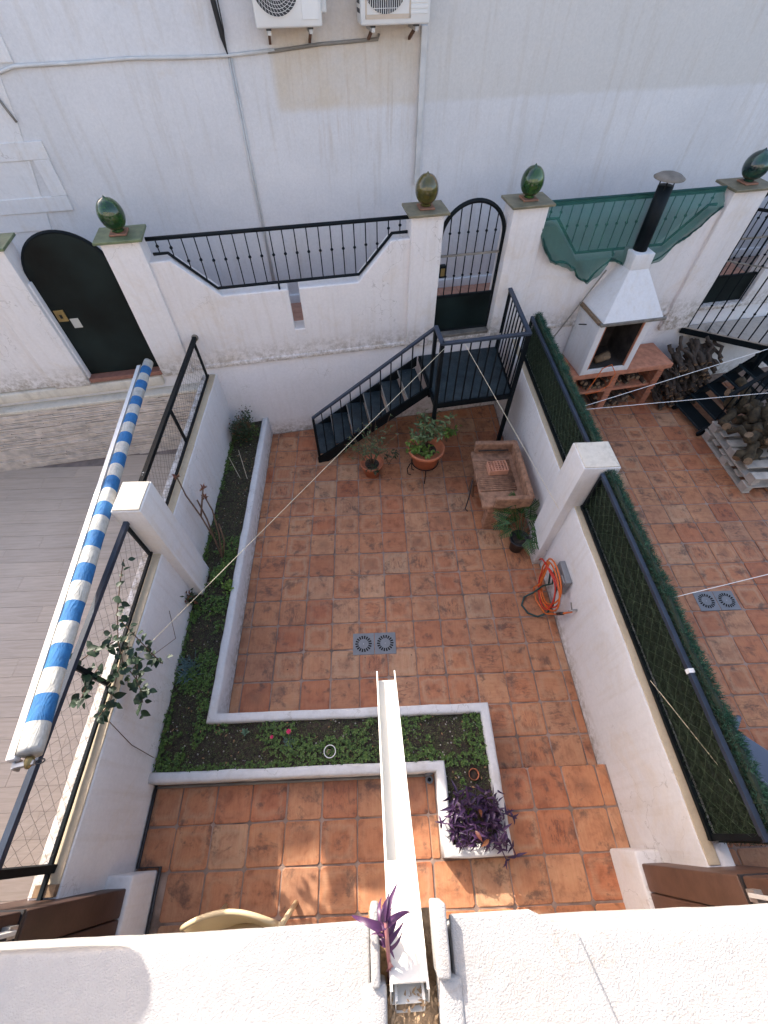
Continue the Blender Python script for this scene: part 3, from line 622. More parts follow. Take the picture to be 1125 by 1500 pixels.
run('wall_conduit', [W(s, 1.41, z) for s, z in [(.86, 3.93), (1.42, 3.97), (2.03, 3.99), (2.04, 4.03)]], .015, 'conduitg', 'grey drain pipe running under the two air conditioners', 'pipe')
m = MB(); m.tube([W(.45, 1.415, 3.9), W(.435, 1.415, 1.42)], .009, 6); m.tube([W(.475, 1.415, 3.9), W(.46, 1.415, 1.42)], .009, 6)
tag(obj('wall_cable', m, 'conduit', smooth=True), 'pair of thin white painted cables running down the white building behind the railing', 'cable')
run('wall_cable', [W(.36, 1.39, 4.9), W(.40, 1.36, 4.45), W(.43, 1.38, 4.05), W(.44, 1.4, 3.96), W(.45, 1.41, 3.9)], [.022, .028, .024, .01, .006], 'cable', 'thick black cable hanging down the white building, left of the air conditioners', 'cable')
run('wall_cable', [W(.40, 1.38, 4.9), W(.455, 1.36, 4.4), W(.455, 1.37, 4.1), W(.44, 1.39, 4.0)], .006, 'cable', 'thin black cable curling beside the thick hanging cable', 'cable')
run('wall_cable', [W(-1.94, 1.40, 3.78), W(-1.90, 1.40, 3.62), W(-1.86, 1.40, 3.5)], .012, 'conduitg', 'short dark cable slanting down the white building at the far left', 'cable')
tag(obj('trunking', MB().box(2.495, 2.56, 1.37, 1.43, 2.69, 4.08, W), 'conduit', bevel=.006), 'square white cable trunking running down from the right air conditioner', 'trunking')
def ac(s0, s1, z0, label, style):
    h = .56; t0, t1 = 1.08, 1.36
    a = thing('air_conditioner', label, 'air conditioner', W((s0+s1)/2, t0, z0), 'air conditioners on the white building')
    body = obj('casing', MB().round(s0, s1, t0, t1, z0, z0+h, .02, .3, 0, W), 'acwhite', a)
    fc, fz, fr = s0+(s1-s0)*.35, z0+.30, .225
    obj('fan_cavity', MB().lathe(W(fc, t0-.002, fz), [(fr, 0), (fr, .004)], 36, NN*-1), 'acdark', a)
    m = MB()
    if style == 0:
        for i in range(9): rr = fr*(i+1)/9.; m.tube([W(fc+rr*math.cos(k*math.pi/18), t0-.012, fz+rr*math.sin(k*math.pi/18)) for k in range(37)], .0022, 4, False)
        for i in range(40):
            g = i*2*math.pi/40; m.tube([W(fc+r_*fr*math.cos(g+r_*.9), t0-.013, fz+r_*fr*math.sin(g+r_*.9)) for r_ in (.1, .3, .5, .7, .9, 1.0)], .002, 4, False)
        m.lathe(W(fc, t0-.014, fz), [(.035, 0), (.03, .006)], 16, NN*-1)
    else:
        for i in range(-10, 11):
            x = i*.0215; hh = math.sqrt(max(0, fr*fr-x*x)); m.bar(W(fc+x, t0-.012, fz-hh), W(fc+x, t0-.012, fz+hh), .005, .008, tuple(NN))
        for i in range(-3, 4):
            x = i*.062; hh = math.sqrt(max(0, fr*fr-x*x)); m.bar(W(fc-hh, t0-.014, fz+x), W(fc+hh, t0-.014, fz+x), .004, .004, tuple(NN))
    obj('fan_grille', m, 'acwhite', a)
    if style == 1:
        m = MB(); m.box(s0+.045, fc+fr+.03, t0-.006, t0, z0+.045, z0+.075, W); m.box(s0+.045, s0+.06, t0-.006, t0, z0+.045, z0+h-.03, W); m.box(fc+fr+.015, fc+fr+.03, t0-.006, t0, z0+.045, z0+h-.03, W); obj('grille_frame', m, simple('yellowed_plastic', (.52, .42, .32), .5, .08), a)
        for i in range(12): obj('louvre', MB().box(s1-.20, s1-.03, t0-.005, t0, z0+.07+i*.036, z0+.095+i*.036, W), 'acwhite', a, bevel=.002)
        for i in range(7): obj('side_slot', MB().box(s0-.003, s0, t0+.06, t0+.22, z0+.08+i*.06, z0+.11+i*.06, W), 'acdark', a)
    else:
        obj('service_cover', MB().box(s1-.19, s1-.03, t0-.006, t0, z0+.05, z0+h-.05, W), 'acwhite', a, bevel=.005)
        obj('side_bulge', MB().round(s1-.01, s1+.06, t0+.08, t1-.03, z0+.08, z0+h-.1, .02, .2, 0, W), 'acwhite', a)
    for f in (.18, .82):
        s = s0+(s1-s0)*f; b = obj('bracket', MB().bar(W(s, 1.43, z0-.03), W(s, t0+.02, z0-.03), .035, .03), 'zinc', a); obj('rubber_foot', MB().box(s-.025, s+.025, t0+.03, t0+.08, z0-.015, z0+.002, W), 'rubber', b)
        obj('strut', MB().bar(W(s, 1.43, z0-.13), W(s, 1.2, z0-.04), .025), 'rust', a)
ac(.78, 1.42, 4.12, 'left air conditioner with a round spiral wire fan guard on the white building', 0)
ac(1.80, 2.50, 4.115, 'right air conditioner with a straight barred fan guard and ribbed side on the white building', 1)

# ------------------------------------------------------------ side walls and pillars of the patio
ZW = 1.17
def side_wall(sg, label):
    xi, xo = 2.05*sg, 2.24*sg; a, b = min(xi, xo), max(xi, xo)
    w_ = thing('side_wall', label, 'wall', ((a+b)/2, 2.4, 0))
    obj('render', MB().round(a, b, -1.6, wall_y(xi)+.05, -.2, ZW, .012, .25, .007), 'wall', w_)
    xm = 2.14*sg; e0, e1 = (xi-.002*sg, 2.115*sg)
    obj('mortar_strip', MB().round(min(xi+.012*sg, xm), max(xi+.012*sg, xm), -.255, wall_y(xi), ZW-.004, ZW+.012, .006, .15, .006), 'cream', w_)
    if sg < 0: obj('lime_strip', MB().round(min(2.165*sg, 2.236*sg), max(2.165*sg, 2.236*sg), -.255, wall_y(xi), ZW-.004, ZW+.010, .005, .2, .004), 'wall_up', w_)
side_wall(-1, 'low white rendered wall between the patio planting bed and the left yard')
side_wall(1, 'low white rendered wall between the patio and the right yard, with the hose on it')
for sg, zt, y0, y1, x0, x1, lab in ((1, 1.75, 2.64, 2.99, 1.95, 2.30, 'square white pillar with a flaking lime top on the right side wall'), (-1, 1.85, 2.24, 2.575, -2.20, -1.95, 'tilted looking square white pillar on the left side wall beside the striped awning')):
    p = thing('wall_pillar', lab, 'pillar', ((x0+x1)/2, (y0+y1)/2, 0))
    obj('shaft', MB().round(x0, x1, y0, y1, -.05, zt, .01, .3, .005), 'wall', p)
    obj('top', MB().round(x0+.012, x1-.012, y0+.012, y1-.012, zt-.004, zt+.012, .004, .06, .004), 'limetop', p)

# ------------------------------------------------------------ planting bed
def sweep(path, hw, z0, z1, r=.022):
    prof = [(-hw, z0), (-hw, z1-r), (-hw+r*.3, z1-r*.3), (-hw+r, z1), (hw-r, z1), (hw-r*.3, z1-r*.3), (hw, z1-r), (hw, z0)]
    pts = []
    for (x0, y0), (x1, y1) in zip(path[:-1], path[1:]):
        n = max(1, int(math.hypot(x1-x0, y1-y0)/.12)); pts += [(x0+(x1-x0)*i/n, y0+(y1-y0)*i/n, i == 0) for i in range(n)]
    pts.append((*path[-1], True)); m = MB(); k = len(prof)
    for i, (x, y, c) in enumerate(pts):
        a = Vector(pts[max(i-1, 0)][:2]); b = Vector((x, y)); e = Vector(pts[min(i+1, len(pts)-1)][:2])
        d1 = (b-a).normalized() if i else (e-b).normalized(); d2 = (e-b).normalized() if i < len(pts)-1 else d1
        n1 = Vector((d1.y, -d1.x)); n2 = Vector((d2.y, -d2.x)); n_ = (n1+n2); n_ /= max(.3, n_.length_squared/2)
        for q, z in prof:
            P = Vector((x+n_.x*q, y+n_.y*q, z)); P += noise.noise_vector(P*6)*.007+noise.noise_vector(P*21)*.0025; m.v.append(tuple(P))
    for i in range(len(pts)-1):
        for j in range(k-1): m.f.append((i*k+j, i*k+j+1, (i+1)*k+j+1, (i+1)*k+j))
    m.f.append(tuple(range(k))[::-1]); m.f.append(tuple((len(pts)-1)*k+j for j in range(k))); m.smooth = True; return m
bed = thing('planting_bed', 'L shaped raised planting bed with white kerb along the left wall and across the patio', 'planter', (-1.0, .7, 0))
obj('kerb', sweep([(-1.60, 5.16), (-1.60, .925), (.985, .925), (.985, -.15), (.508, -.15), (.508, .455), (-2.06, .455)], .043, -.02, .34), 'curb', bed)
ZS = .285
def soil_h(x, y): return ZS+.018*noise.noise(Vector((x*3, y*3, 1)))+.008*noise.noise(Vector((x*14, y*14, 2)))
m = MB()
for x0, x1, y0, y1 in ((-2.06, -1.6, .45, 5.12), (-1.6, .985, .455, .925), (.51, .985, -.15, .455)):
    nx, ny = int((x1-x0)/.025), int((y1-y0)/.025); o = len(m.v)
    for i in range(nx+1):
        for j in range(ny+1): x = x0+(x1-x0)*i/nx; y = y0+(y1-y0)*j/ny; m.v.append((x, y, soil_h(x, y)))
    for i in range(nx):
        for j in range(ny): a = o+i*(ny+1)+j; m.f.append((a, a+ny+1, a+ny+2, a+1))
m.smooth = True; obj('soil', m, 'soil', bed)
def inbed(x, y):
    return (-2.04 < x < -1.65 and .5 < y < 5.05) or (-1.7 < x < .94 and .5 < y < .88) or (.555 < x < .94 and -.1 < y < .5)
def rand_bed():
    while True:
        x, y = rnd(-2.05, .95), rnd(-.1, 5.05)
        if inbed(x, y): return x, y
# ground cover
def leaf_tri(m, p, d, n, L_, w_):
    p = Vector(p); d = Vector(d).normalized(); n = Vector(n); sd_ = d.cross(n); sd_ = sd_.normalized() if sd_.length > 1e-6 else Vector((1, 0, 0))
    m.add([p, p+d*L_*.45+sd_*w_*.5, p+d*L_, p+d*L_*.45-sd_*w_*.5], [(0, 1, 2, 3)])
m = MB(); mm = MB(); cnt = 0
while cnt < 4200:
    x, y = rand_bed(); den = noise.noise(Vector((x*2.6, y*2.6, 5)))+.45*noise.noise(Vector((x*8, y*8, 7)))
    if abs(y-3.6) < .5: den -= .35
    if y > 4.2: den -= .1
    if y < 1.0 and x > -1.6: den += .10
    if y < .45: den -= .3
    edge = min(abs(x+2.04), abs(y-.5)) < .05
    if den < rnd(.0, .34) and not edge: 
        cnt += .2; continue
    if 3.2 < y < 4.1 and random.random() < .5: cnt += .3; continue
    h = rnd(.01, .05); z = soil_h(x, y)+h; a0 = rnd(0, 6.28); sz = rnd(.010, .024)
    for k in range(random.choice((3, 4, 5))):
        a = a0+k*2.1; leaf_tri(m, (x, y, z), (math.cos(a), math.sin(a), rnd(-.1, .5)), (rnd(-.3, .3), rnd(-.3, .3), 1), sz, sz*.8)
    cnt += 1
tag(obj('clover_cover', m, 'clover'), 'low bright green clover and weeds growing over the soil of the planting bed', 'ground cover', kind='stuff')
for i in range(20000):
    x, y = rand_bed(); a = rnd(0, 6.28); leaf_tri(mm, (x, y, soil_h(x, y)+rnd(0, .012)), (math.cos(a), math.sin(a), rnd(0, .9)), (0, 0, 1), rnd(.008, .03), rnd(.002, .006))
tag(obj('moss_cover', mm, 'moss'), 'brown green moss and dry blades on the soil of the planting bed', 'ground cover', kind='stuff')
m = MB()
for i in range(420):
    x, y = rand_bed(); r = rnd(.003, .009); m.lathe((x, y, soil_h(x, y)), [(r*.6, 0), (r, r*.4), (r*.4, r*.9)], 5)
tag(obj('pebbles', m, simple('pale_pebble', (.42, .38, .33), .9)), 'small pale pebbles scattered on the soil of the planting bed', 'pebbles', kind='stuff')

m = MB()
for i in range(150):
    x, y = rand_bed(); a = rnd(0, 6.28); leaf_tri(m, (x, y, soil_h(x, y)+.02), (math.cos(a), math.sin(a), rnd(-.1, .3)), (rnd(-.4, .4), rnd(-.4, .4), 1), rnd(.015, .04), rnd(.008, .018))
tag(obj('dead_leaves', m, simple('dead_leaf', (.30, .17, .08), .8, .5, 30)), 'small brown fallen leaves on the soil of the planting bed', 'leaf litter', kind='stuff')
m = MB()
for i in range(130):
    if i < 60: x, y = random.gauss(1.45, .25), random.gauss(4.6, .3)
    elif i < 95: x, y = random.gauss(.2, .5), random.gauss(4.2, .3)
    else: x, y = rnd(-1.5, 2.0), rnd(1.0, 5.0)
    if not (-1.5 < x < 2.0 and 1.0 < y < wall_y(x)-.05): continue
    a = rnd(0, 6.28); leaf_tri(m, (x, y, .004), (math.cos(a), math.sin(a), rnd(0, .2)), (rnd(-.2, .2), rnd(-.2, .2), 1), rnd(.01, .03), rnd(.005, .012))
tag(obj('fallen_leaves', m, simple('fallen_leaf', (.07, .045, .025), .8, .5, 30)), 'tiny dark fallen leaves scattered on the terracotta patio', 'leaf litter', kind='stuff')
# leaf shapes
def leaf_mesh(name, L_, w_, mat, curl=.25, fold=.15, n=6, shape='oval'):
    m = MB()
    for i in range(n+1):
        v = i/n; ww = w_/2*(math.sin(math.pi*v**.8) if shape == 'oval' else (min(1, v*5+.35)*(1-v)**.75)); ww = max(ww, .0006)
        y = L_*v*math.cos(curl*v*1.3); z = -L_*curl*v*v
        m.v += [(-ww, y, z+fold*ww), (0, y, z), (ww, y, z+fold*ww)]
    for i in range(n):
        a = i*3; m.f += [(a, a+1, a+4, a+3), (a+1, a+2, a+5, a+4)]
    return m.mesh(name, M[mat], True)
def put(me, parent, p, d, roll=0, sc=1, name='leaf'):
    o = bpy.data.objects.new(name, me); COL.objects.link(o); d = Vector(d).normalized()
    q = d.to_track_quat('Y', 'Z'); mt = Matrix.LocRotScale(Vector(p), q @ Matrix.Rotation(roll, 3, 'Y').to_quaternion(), (sc,)*3)
    o.parent = parent; o.matrix_local = Matrix.Translation(-Vector(parent.location)) @ mt; return o
# purple clump in the tail of the bed
pc = thing('purple_plant', 'clump of trailing dark purple leaves spilling over the end of the planting bed', 'plant', (.76, .05, ZS))
PL = [leaf_mesh('leaf', L_, w_, 'purple', c, .5, 5, 's') for L_, w_, c in ((.10, .034, .4), (.085, .032, .6), (.12, .034, .2))]
for i in range(430):
    x = rnd(.55, .97); y = rnd(-.12, .27); q = noise.noise(Vector((x*9, y*9, 4))); z = ZS+.03+max(0, .10+.10*q)*rnd(.3, 1.1); a = rnd(0, 6.28)
    if y > .16 and random.random() < .45: continue
    put(random.choice(PL), pc, (x, y, z), (math.cos(a), math.sin(a)-.25, rnd(-.15, .9)), rnd(-1.2, 1.2), rnd(.55, 1.0))
m = MB()
for (pts) in ([(.90, -.02, .40), (.98, -.08, .42), (1.02, -.14, .36), (1.05, -.2, .30)], [(.86, -.05, .40), (.92, -.15, .40), (.96, -.22, .33)], [(.66, .0, .40), (.53, .03, .43), (.46, .04, .40)], [(.92, .1, .40), (1.0, .08, .42), (1.06, .06, .37)]):
    m.tube(pts, .005, 5)
    for k in range(9):
        q = pts[1+k % (len(pts)-1)]; a = rnd(0, 6.28); put(random.choice(PL), pc, q, (math.cos(a), math.sin(a), rnd(-.3, .5)), rnd(-.8, .8), rnd(.5, .85))
obj('stem', m, 'purple', pc)
for k, (x, y) in enumerate(((.72, -.02), (.78, .12), (.82, -.08))):
    o = put(leaf_mesh('leaf', .09, .03, 'redleaf', .3, .3), pc, (x, y, .47), (rnd(-1, 1), rnd(-1, 1), .4)); o['label'] = 'orange brown withered leaf'
# flower pot rims sunk in the soil
def ringpot(x, y, r, mat, label, plant=True):
    t = thing('sunken_pot', label, 'pot', (x, y, ZS)); z = ZS+.03
    obj('rim', MB().lathe((x, y, z-.05), [(r*.82, 0), (r, .05), (r*1.04, .058), (r*.95, .06), (r*.88, .03), (r*.8, .01)], 24), mat, t, smooth=True)
    obj('soil', MB().lathe((x, y, z-.02), [(r*.86, 0), (r*.5, .006), (.001, .01)], 16), 'soil', t)
    if plant: obj('snail_shell', MB().tube([(x-.02+.022*math.cos(k*.7)*(1-k*.06), y+.022*math.sin(k*.7)*(1-k*.06), z-.005+k*.001) for k in range(14)], [.012*(1-k*.06) for k in range(14)], 6), simple('shell_beige', (.4, .3, .2), .7), t, smooth=True)
ringpot(-.47, .60, .048, 'rubber', 'small black plastic pot with a pale rim sunk in the planting bed', True)
obj('pot_rim_ring', MB().tube([(-.47+.051*math.cos(a*math.pi/12), .60+.051*math.sin(a*math.pi/12), ZS+.09) for a in range(25)], .004, 6), 'cordw', bpy.data.objects['sunken_pot'], smooth=True)
ringpot(.80, .38, .045, 'pot', 'small terracotta pot sunk in the soil above the purple plant', False)
# small plants
def rosette(x, y, r, mat, label, n=18, cat='plant', w_=.45):
    t = thing('rosette_plant', label, cat, (x, y, ZS)); me = leaf_mesh('leaf', r, r*w_, mat, -.25, .4, 4)
    for k in range(n):
        f = k/n; a = k*2.4; put(me, t, (x, y, soil_h(x, y)+.02+f*.02), (math.cos(a), math.sin(a), .15+f*1.1), 0, 1-.5*f)
rosette(-1.27, .80, .05, 'succulent', 'pale green rosette succulent in the corner arm of the planting bed')
t = thing('pink_flower_plant', 'small plant with two bright pink flowers in the planting bed', 'flower', (-.87, .74, ZS)); me = leaf_mesh('leaf', .07, .008, 'bluegreen', .1, .1, 4)
for k in range(26): a = rnd(0, 6.28); put(me, t, (-.86+rnd(-.02, .02), .70+rnd(-.03, .03), ZS+.01), (math.cos(a), math.sin(a), rnd(.4, 1.4)), 0, rnd(.7, 1.2))
for fx, fy, s_ in ((-.85, .775, 1), (-1.0, .735, .75)):
    m = MB()
    for k in range(8): a = k*.785; leaf_tri(m, (fx, fy, ZS+.10), (math.cos(a), math.sin(a), .25), (0, 0, 1), .026*s_, .02*s_)
    for k in range(5): a = k*1.25+.3; leaf_tri(m, (fx, fy, ZS+.104), (math.cos(a), math.sin(a), .8), (0, 0, 1), .016*s_, .012*s_)
    f = obj('flower', m, 'pink', t); obj('stem', MB().tube([(fx, fy-.03, ZS), (fx, fy, ZS+.10)], .002, 4), 'clover', f)
t = thing('spiky_plant', 'blue green spiky tuft by the left wall in the planting bed', 'plant', (-1.93, 1.42, ZS)); me = leaf_mesh('leaf', .13, .010, 'bluegreen', .2, .1, 4)
for k in range(90): a = rnd(0, 6.28); put(me, t, (-1.93+rnd(-.06, .06), 1.42+rnd(-.1, .1), ZS), (math.cos(a), math.sin(a), rnd(.3, 1.6)), 0, rnd(.5, 1.1))
def bush(name, label, cx, cy, z0, rx, ry, h, n, mats, L_=.035, w_=.02, cat='shrub', stems=8):
    t = thing(name, label, cat, (cx, cy, z0)); m = MB()
    cl = [(rnd(-1, 1)*rx*.65, rnd(-1, 1)*ry*.65, rnd(.35, 1)*h) for _ in range(stems)]
    for x, y, z in cl: m.tube([(cx, cy, z0), (cx+x*.5, cy+y*.5, z0+z*.6), (cx+x, cy+y, z0+z)], [.007, .005, .003], 5)
    obj('stem', m, 'twig', t)
    for q, (mat, fr_) in enumerate(mats):
        m = MB()
        for i in range(int(n*fr_)):
            x, y, z = random.choice(cl); f = rnd(.45, 1.05); p = (cx+x*f+random.gauss(0, rx*.2), cy+y*f+random.gauss(0, ry*.2), z0+max(.01, z*f+random.gauss(0, h*.12))); a = rnd(0, 6.28)
            leaf_tri(m, p, (math.cos(a), math.sin(a), rnd(-.4, .8)), (rnd(-.5, .5), rnd(-.5, .5), 1), L_*rnd(.6, 1.2), w_*rnd(.7, 1.2))
        o = obj('foliage', m, mat, t); tag(o, kind='stuff')
    return t
bush('flower_bush', 'dense dark green bush with reddish leaves in the far corner of the planting bed', -1.83, 4.72, ZS, .21, .26, .42, 2100, [('bushleaf', .86), ('redleaf', .14)], .036, .022)
bush('weed_clump', 'bright green leafy weeds in the planting bed beside the left pillar', -1.80, 2.50, ZS, .13, .20, .10, 420, [('clover', 1.)], .03, .024, 'plant')
bush('weed_clump', 'yellow green seedling by the kerb opposite the left pillar', -1.68, 2.30, ZS, .06, .10, .13, 90, [('lemonleaf', 1.)], .04, .026, 'plant', 5)
bush('dead_fern', 'dry brown plant at the foot of the left pillar', -1.98, 2.12, ZS, .06, .08, .36, 150, [('redleaf', .3), ('bark2' if False else 'bushleaf', .7)], .05, .02, 'plant', 6)
m = MB()
for pts in ([(-1.80, 2.66, ZS), (-1.86, 2.82, .55), (-1.93, 2.92, .85), (-2.0, 2.98, 1.15), (-2.03, 3.05, 1.36)], [(-1.82, 2.68, ZS), (-1.80, 2.86, .6), (-1.82, 3.0, .85), (-1.86, 3.06, 1.0)], [(-1.86, 2.82, .55), (-1.92, 2.98, .72), (-2.0, 3.12, .9)], [(-1.93, 2.92, .85), (-1.88, 3.02, 1.02), (-1.86, 3.1, 1.1)], [(-1.82, 2.72, ZS), (-1.76, 2.82, .5), (-1.78, 2.92, .7)]):
    m.tube(pts, [.011, .010, .009, .008, .007][:len(pts)], 6)
t = thing('bare_shrub', 'leafless brown shrub with few dry shoots beside the left pillar', 'shrub', (-1.82, 2.68, ZS)); obj('branches', m, 'twig', t, smooth=True)
m = MB()
for c in ((-2.03, 3.05, 1.38), (-1.86, 3.06, 1.02), (-1.85, 3.1, 1.12)):
    for k in range(16): a = rnd(0, 6.28); leaf_tri(m, c, (math.cos(a), math.sin(a), rnd(-.2, 1)), (0, 0, 1), rnd(.03, .06), .018)
tag(obj('dry_tuft', m, 'redleaf', t), kind='stuff')
for x0, y0, x1, y1, lab in ((-1.95, 4.2, -1.80, 3.95, 'thin pale stick lying on the soil, the shorter one nearer the wall'), (-1.84, 4.33, -1.70, 3.93, 'thin pale stick lying on the soil, the longer one nearer the kerb')):
    tag(obj('stick', MB().tube([(x0, y0, ZS+.18), (x1, y1, ZS+.03)], .003, 5), 'cordl'), lab, 'stick')

# ------------------------------------------------------------ side fences
XF, ZB, ZT = 2.135, 1.215, 1.70
def mesh_wires(m, x, y0, y1, z0, z1, cell=.05, r=.0012, sag=.012):
    n = int((y1-y0)/cell); k = max(4, int((z1-z0)/(cell*1.15)))
    for i in range(n+1):
        y = y0+(y1-y0)*i/n; pts = []
        for j in range(k+1):
            off = cell*.48*(1 if (i+j) % 2 else -1); z = z0+(z1-z0)*j/k; q = i+(.5 if (i+j) % 2 else -.5)
            pts.append((x+sag*noise.noise(Vector((q*.4, z*4, 0))), min(y1, max(y0, y+off+sag*1.2*noise.noise(Vector((q*.5, z*5, 3))))), z+sag*noise.noise(Vector((q*.45, z*5, 8)))*(0 < j < k)))
        m.tube(pts, r, 3, False)
lf_ = thing('mesh_fence', 'dark steel fence with sagging wire mesh on the left side wall, under the striped awning', 'fence', (-XF, 1, ZW))
def rail(parent, name, a, b, w_, mat='black', h=None): return obj(name, MB().bar(a, b, w_, h), mat, parent, bevel=.002)
rail(lf_, 'top_rail', (-XF, 2.24, ZT), (-XF, -.30, ZT), .04, 'bluepaint')
rail(lf_, 'bottom_rail', (-XF, 2.24, ZB), (-XF, -.28, ZB), .026)
rail(lf_, 'post', (-XF, 2.21, ZB), (-XF, 2.21, ZT), .028); rail(lf_, 'post', (-XF, 1.02, ZB), (-XF, 1.02, ZT), .034); rail(lf_, 'post', (-XF, -.11, ZW), (-XF, -.11, ZT), .045)
m = MB(); mesh_wires(m, -XF, -.1, 1.0, ZB, ZT); mesh_wires(m, -XF, 1.03, 2.2, ZB, ZT); tag(obj('wire_mesh', m, 'wire', lf_), kind='stuff')
obj('wood_block', MB().box(-2.19, -2.06, -.25, -.19, ZW+.01, ZW+.045), 'cutwood', lf_)
lf2 = thing('mesh_fence', 'dark mesh fence with flaking paint on the far left wall, beyond the pillar', 'fence', (-XF, 3.8, ZW))
rail(lf2, 'top_rail', (-XF, 5.06, 1.73), (-XF, 2.60, ZT), .045); rail(lf2, 'bottom_rail', (-XF, 4.98, ZB), (-XF, 2.6, ZB), .026)
rail(lf2, 'post', (-XF, 4.93, ZB), (-XF, 4.93, ZT), .026); rail(lf2, 'post', (-XF, 3.72, ZB), (-XF, 3.72, ZT), .026)
m = MB(); mesh_wires(m, -XF, 2.6, 3.7, ZB, ZT, .04); mesh_wires(m, -XF, 3.74, 4.9, ZB, ZT, .04); tag(obj('wire_mesh', m, 'wire', lf2), kind='stuff')
obj('rail_socket', MB().lathe((-XF, 5.03, 1.73), [(.04, -.03), (.042, .03), (.03, .04)], 12, (0, 1, 0)), 'conduitg', lf2)
m = MB()
for i in range(60): y = rnd(2.7, 4.9); s_ = rnd(.006, .022); m.box(-XF-.012, -XF+.0235, y, y+s_, ZT+.012, ZT+.0235+.001) if False else m.add([(-XF+rnd(-.02, .0), y, ZT+.0265), (-XF+rnd(.0, .02), y+rnd(-.01, .01), ZT+.0265), (-XF+rnd(-.01, .02), y+s_, ZT+.0265)], [(0, 1, 2)])
tag(obj('paint_flakes', m, 'conduit', lf2), kind='stuff')
def hedge_fence(y0, y1, label, hl):
    f = thing('hedge_fence', label, 'fence', (XF, y0, ZW)); ZR = 1.69
    rail(f, 'top_rail', (XF, y0, ZR), (XF, y1, ZR), .034, 'bluepaint'); rail(f, 'bottom_rail', (XF-.012, y0, ZB), (XF-.012, y1, ZB), .03); rail(f, 'post', (XF, y0+.02, ZB-.04), (XF, y0+.02, ZR), .036); rail(f, 'post', (XF, y1-.02, ZB-.04), (XF, y1-.02, ZR), .036)
    m = MB(); mesh_wires(m, XF-.012, y0+.02, y1-.02, ZB, ZR, .055, .0012, .012); tag(obj('wire_mesh', m, 'hedgewire', f), kind='stuff')
    h = thing('artificial_hedge', hl, 'hedge', (XF+.06, y0, ZW)); L_ = y1-y0
    m = MB(); n = int(L_*9500)
    for i in range(n):
        y = rnd(y0-.01, y1+.01); z = rnd(ZW+.01, 1.73); x = XF+.035+rnd(-.02, .02); a = rnd(0, 6.28)
        leaf_tri(m, (x, y, z), (-1.0+rnd(-.2, .6), math.cos(a)*1.2, math.sin(a)*1.2), (rnd(-1, 1), rnd(-1, 1), rnd(-1, 1)), rnd(.018, .038), .0035)
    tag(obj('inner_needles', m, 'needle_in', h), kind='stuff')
    m = MB()
    for i in range(int(L_*7500)):
        y = rnd(y0-.02, y1+.02); z = 1.73+.07*noise.noise(Vector((y*9, 3, 0)))*.6-abs(random.gauss(0, .05)); x = XF+.075+rnd(-.035, .04); a = rnd(0, 6.28)
        leaf_tri(m, (x, y, z), (math.cos(a)*.8+.2, rnd(-.7, .7), rnd(-.3, 1)), (rnd(-1, 1), rnd(-1, 1), rnd(-1, 1)), rnd(.022, .05), .004)
    for i in range(int(L_*3500)):
        y = rnd(y0-.02, y1+.02); z = rnd(ZW, 1.75); x = XF+.07+rnd(-.01, .04); a = rnd(0, 6.28)
        leaf_tri(m, (x, y, z), (1+rnd(-.4, .3), math.cos(a), math.sin(a)), (rnd(-1, 1), rnd(-1, 1), rnd(-1, 1)), rnd(.02, .045), .004)
    tag(obj('outer_needles', m, 'needle', h), kind='stuff')
    m = MB()
    for k in range(6): m.tube([(XF+.06+.01*math.sin(y_*7+k), y0+(y1-y0)*y_/20, ZW+.05+k*.1) for y_ in range(21)], .02, 5)
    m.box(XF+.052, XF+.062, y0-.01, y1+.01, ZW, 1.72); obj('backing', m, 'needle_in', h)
hedge_fence(-.13, 2.62, 'steel frame fence with green coated wire on the near part of the right wall', 'green artificial hedge tied behind the near right fence, between the pillar and the camera')
hedge_fence(3.0, 5.35, 'steel frame fence on the far part of the right wall, beyond the pillar', 'green artificial hedge behind the far right fence, between the pillar and the metal stair')
tag(obj('rail_clip', MB().box(XF-.02, XF+.02, .80, .83, 1.672, 1.71), 'cordw'), 'small white clip on the blue top rail of the right fence', 'clip')

# ------------------------------------------------------------ metal stair and landing
st = thing('metal_stair', 'dark metal stair with open treads, landing and bar railing climbing to the arched gate', 'stair', W(1.5, -.4, 0))
ZLD = 1.10; SB, ST = .72, 2.27; TN, TFAR = -.73, -.06; LT = -1.07
nst = 6
def sy(s): return ZLD*(s-SB)/(ST-SB)
obj('stringer', MB().prism([(SB-.05, 0), (SB+.10, 0), (ST, ZLD-.12), (ST, ZLD+.02), (SB-.05, .09)], TN-.012, TN+.012, W), 'black', st)
obj('stringer', MB().prism([(SB-.05, 0), (SB+.10, 0), (ST, ZLD-.12), (ST, ZLD+.02), (SB-.05, .09)], TFAR-.012, TFAR+.012, W), 'black', st)
for i in range(nst):
    z = ZLD*(i+1)/(nst+1); s0 = SB+(ST-SB)*(i)/(nst)-.02; s1 = s0+(ST-SB)/nst+.0
    tr = obj('tread', MB().box(s0, s1, TN+.014, TFAR-.014, z-.006, z, W), 'slate', st)
    obj('nosing', MB().box(s0-.004, s0+.008, TN+.014, TFAR-.014, z-.03, z+.002, W), 'conduitg', tr)
obj('landing_plate', MB().add([W(ST, LT, ZLD), W(3.30, LT, ZLD), W(3.46, -.02, ZLD), W(ST+.05, -.02, ZLD)]+[W(ST, LT, ZLD-.01), W(3.30, LT, ZLD-.01), W(3.46, -.02, ZLD-.01), W(ST+.05, -.02, ZLD-.01)], [(0, 1, 2, 3), (7, 6, 5, 4), (0, 4, 5, 1), (1, 5, 6, 2), (2, 6, 7, 3), (3, 7, 4, 0)]), 'slate', st)
m = MB()
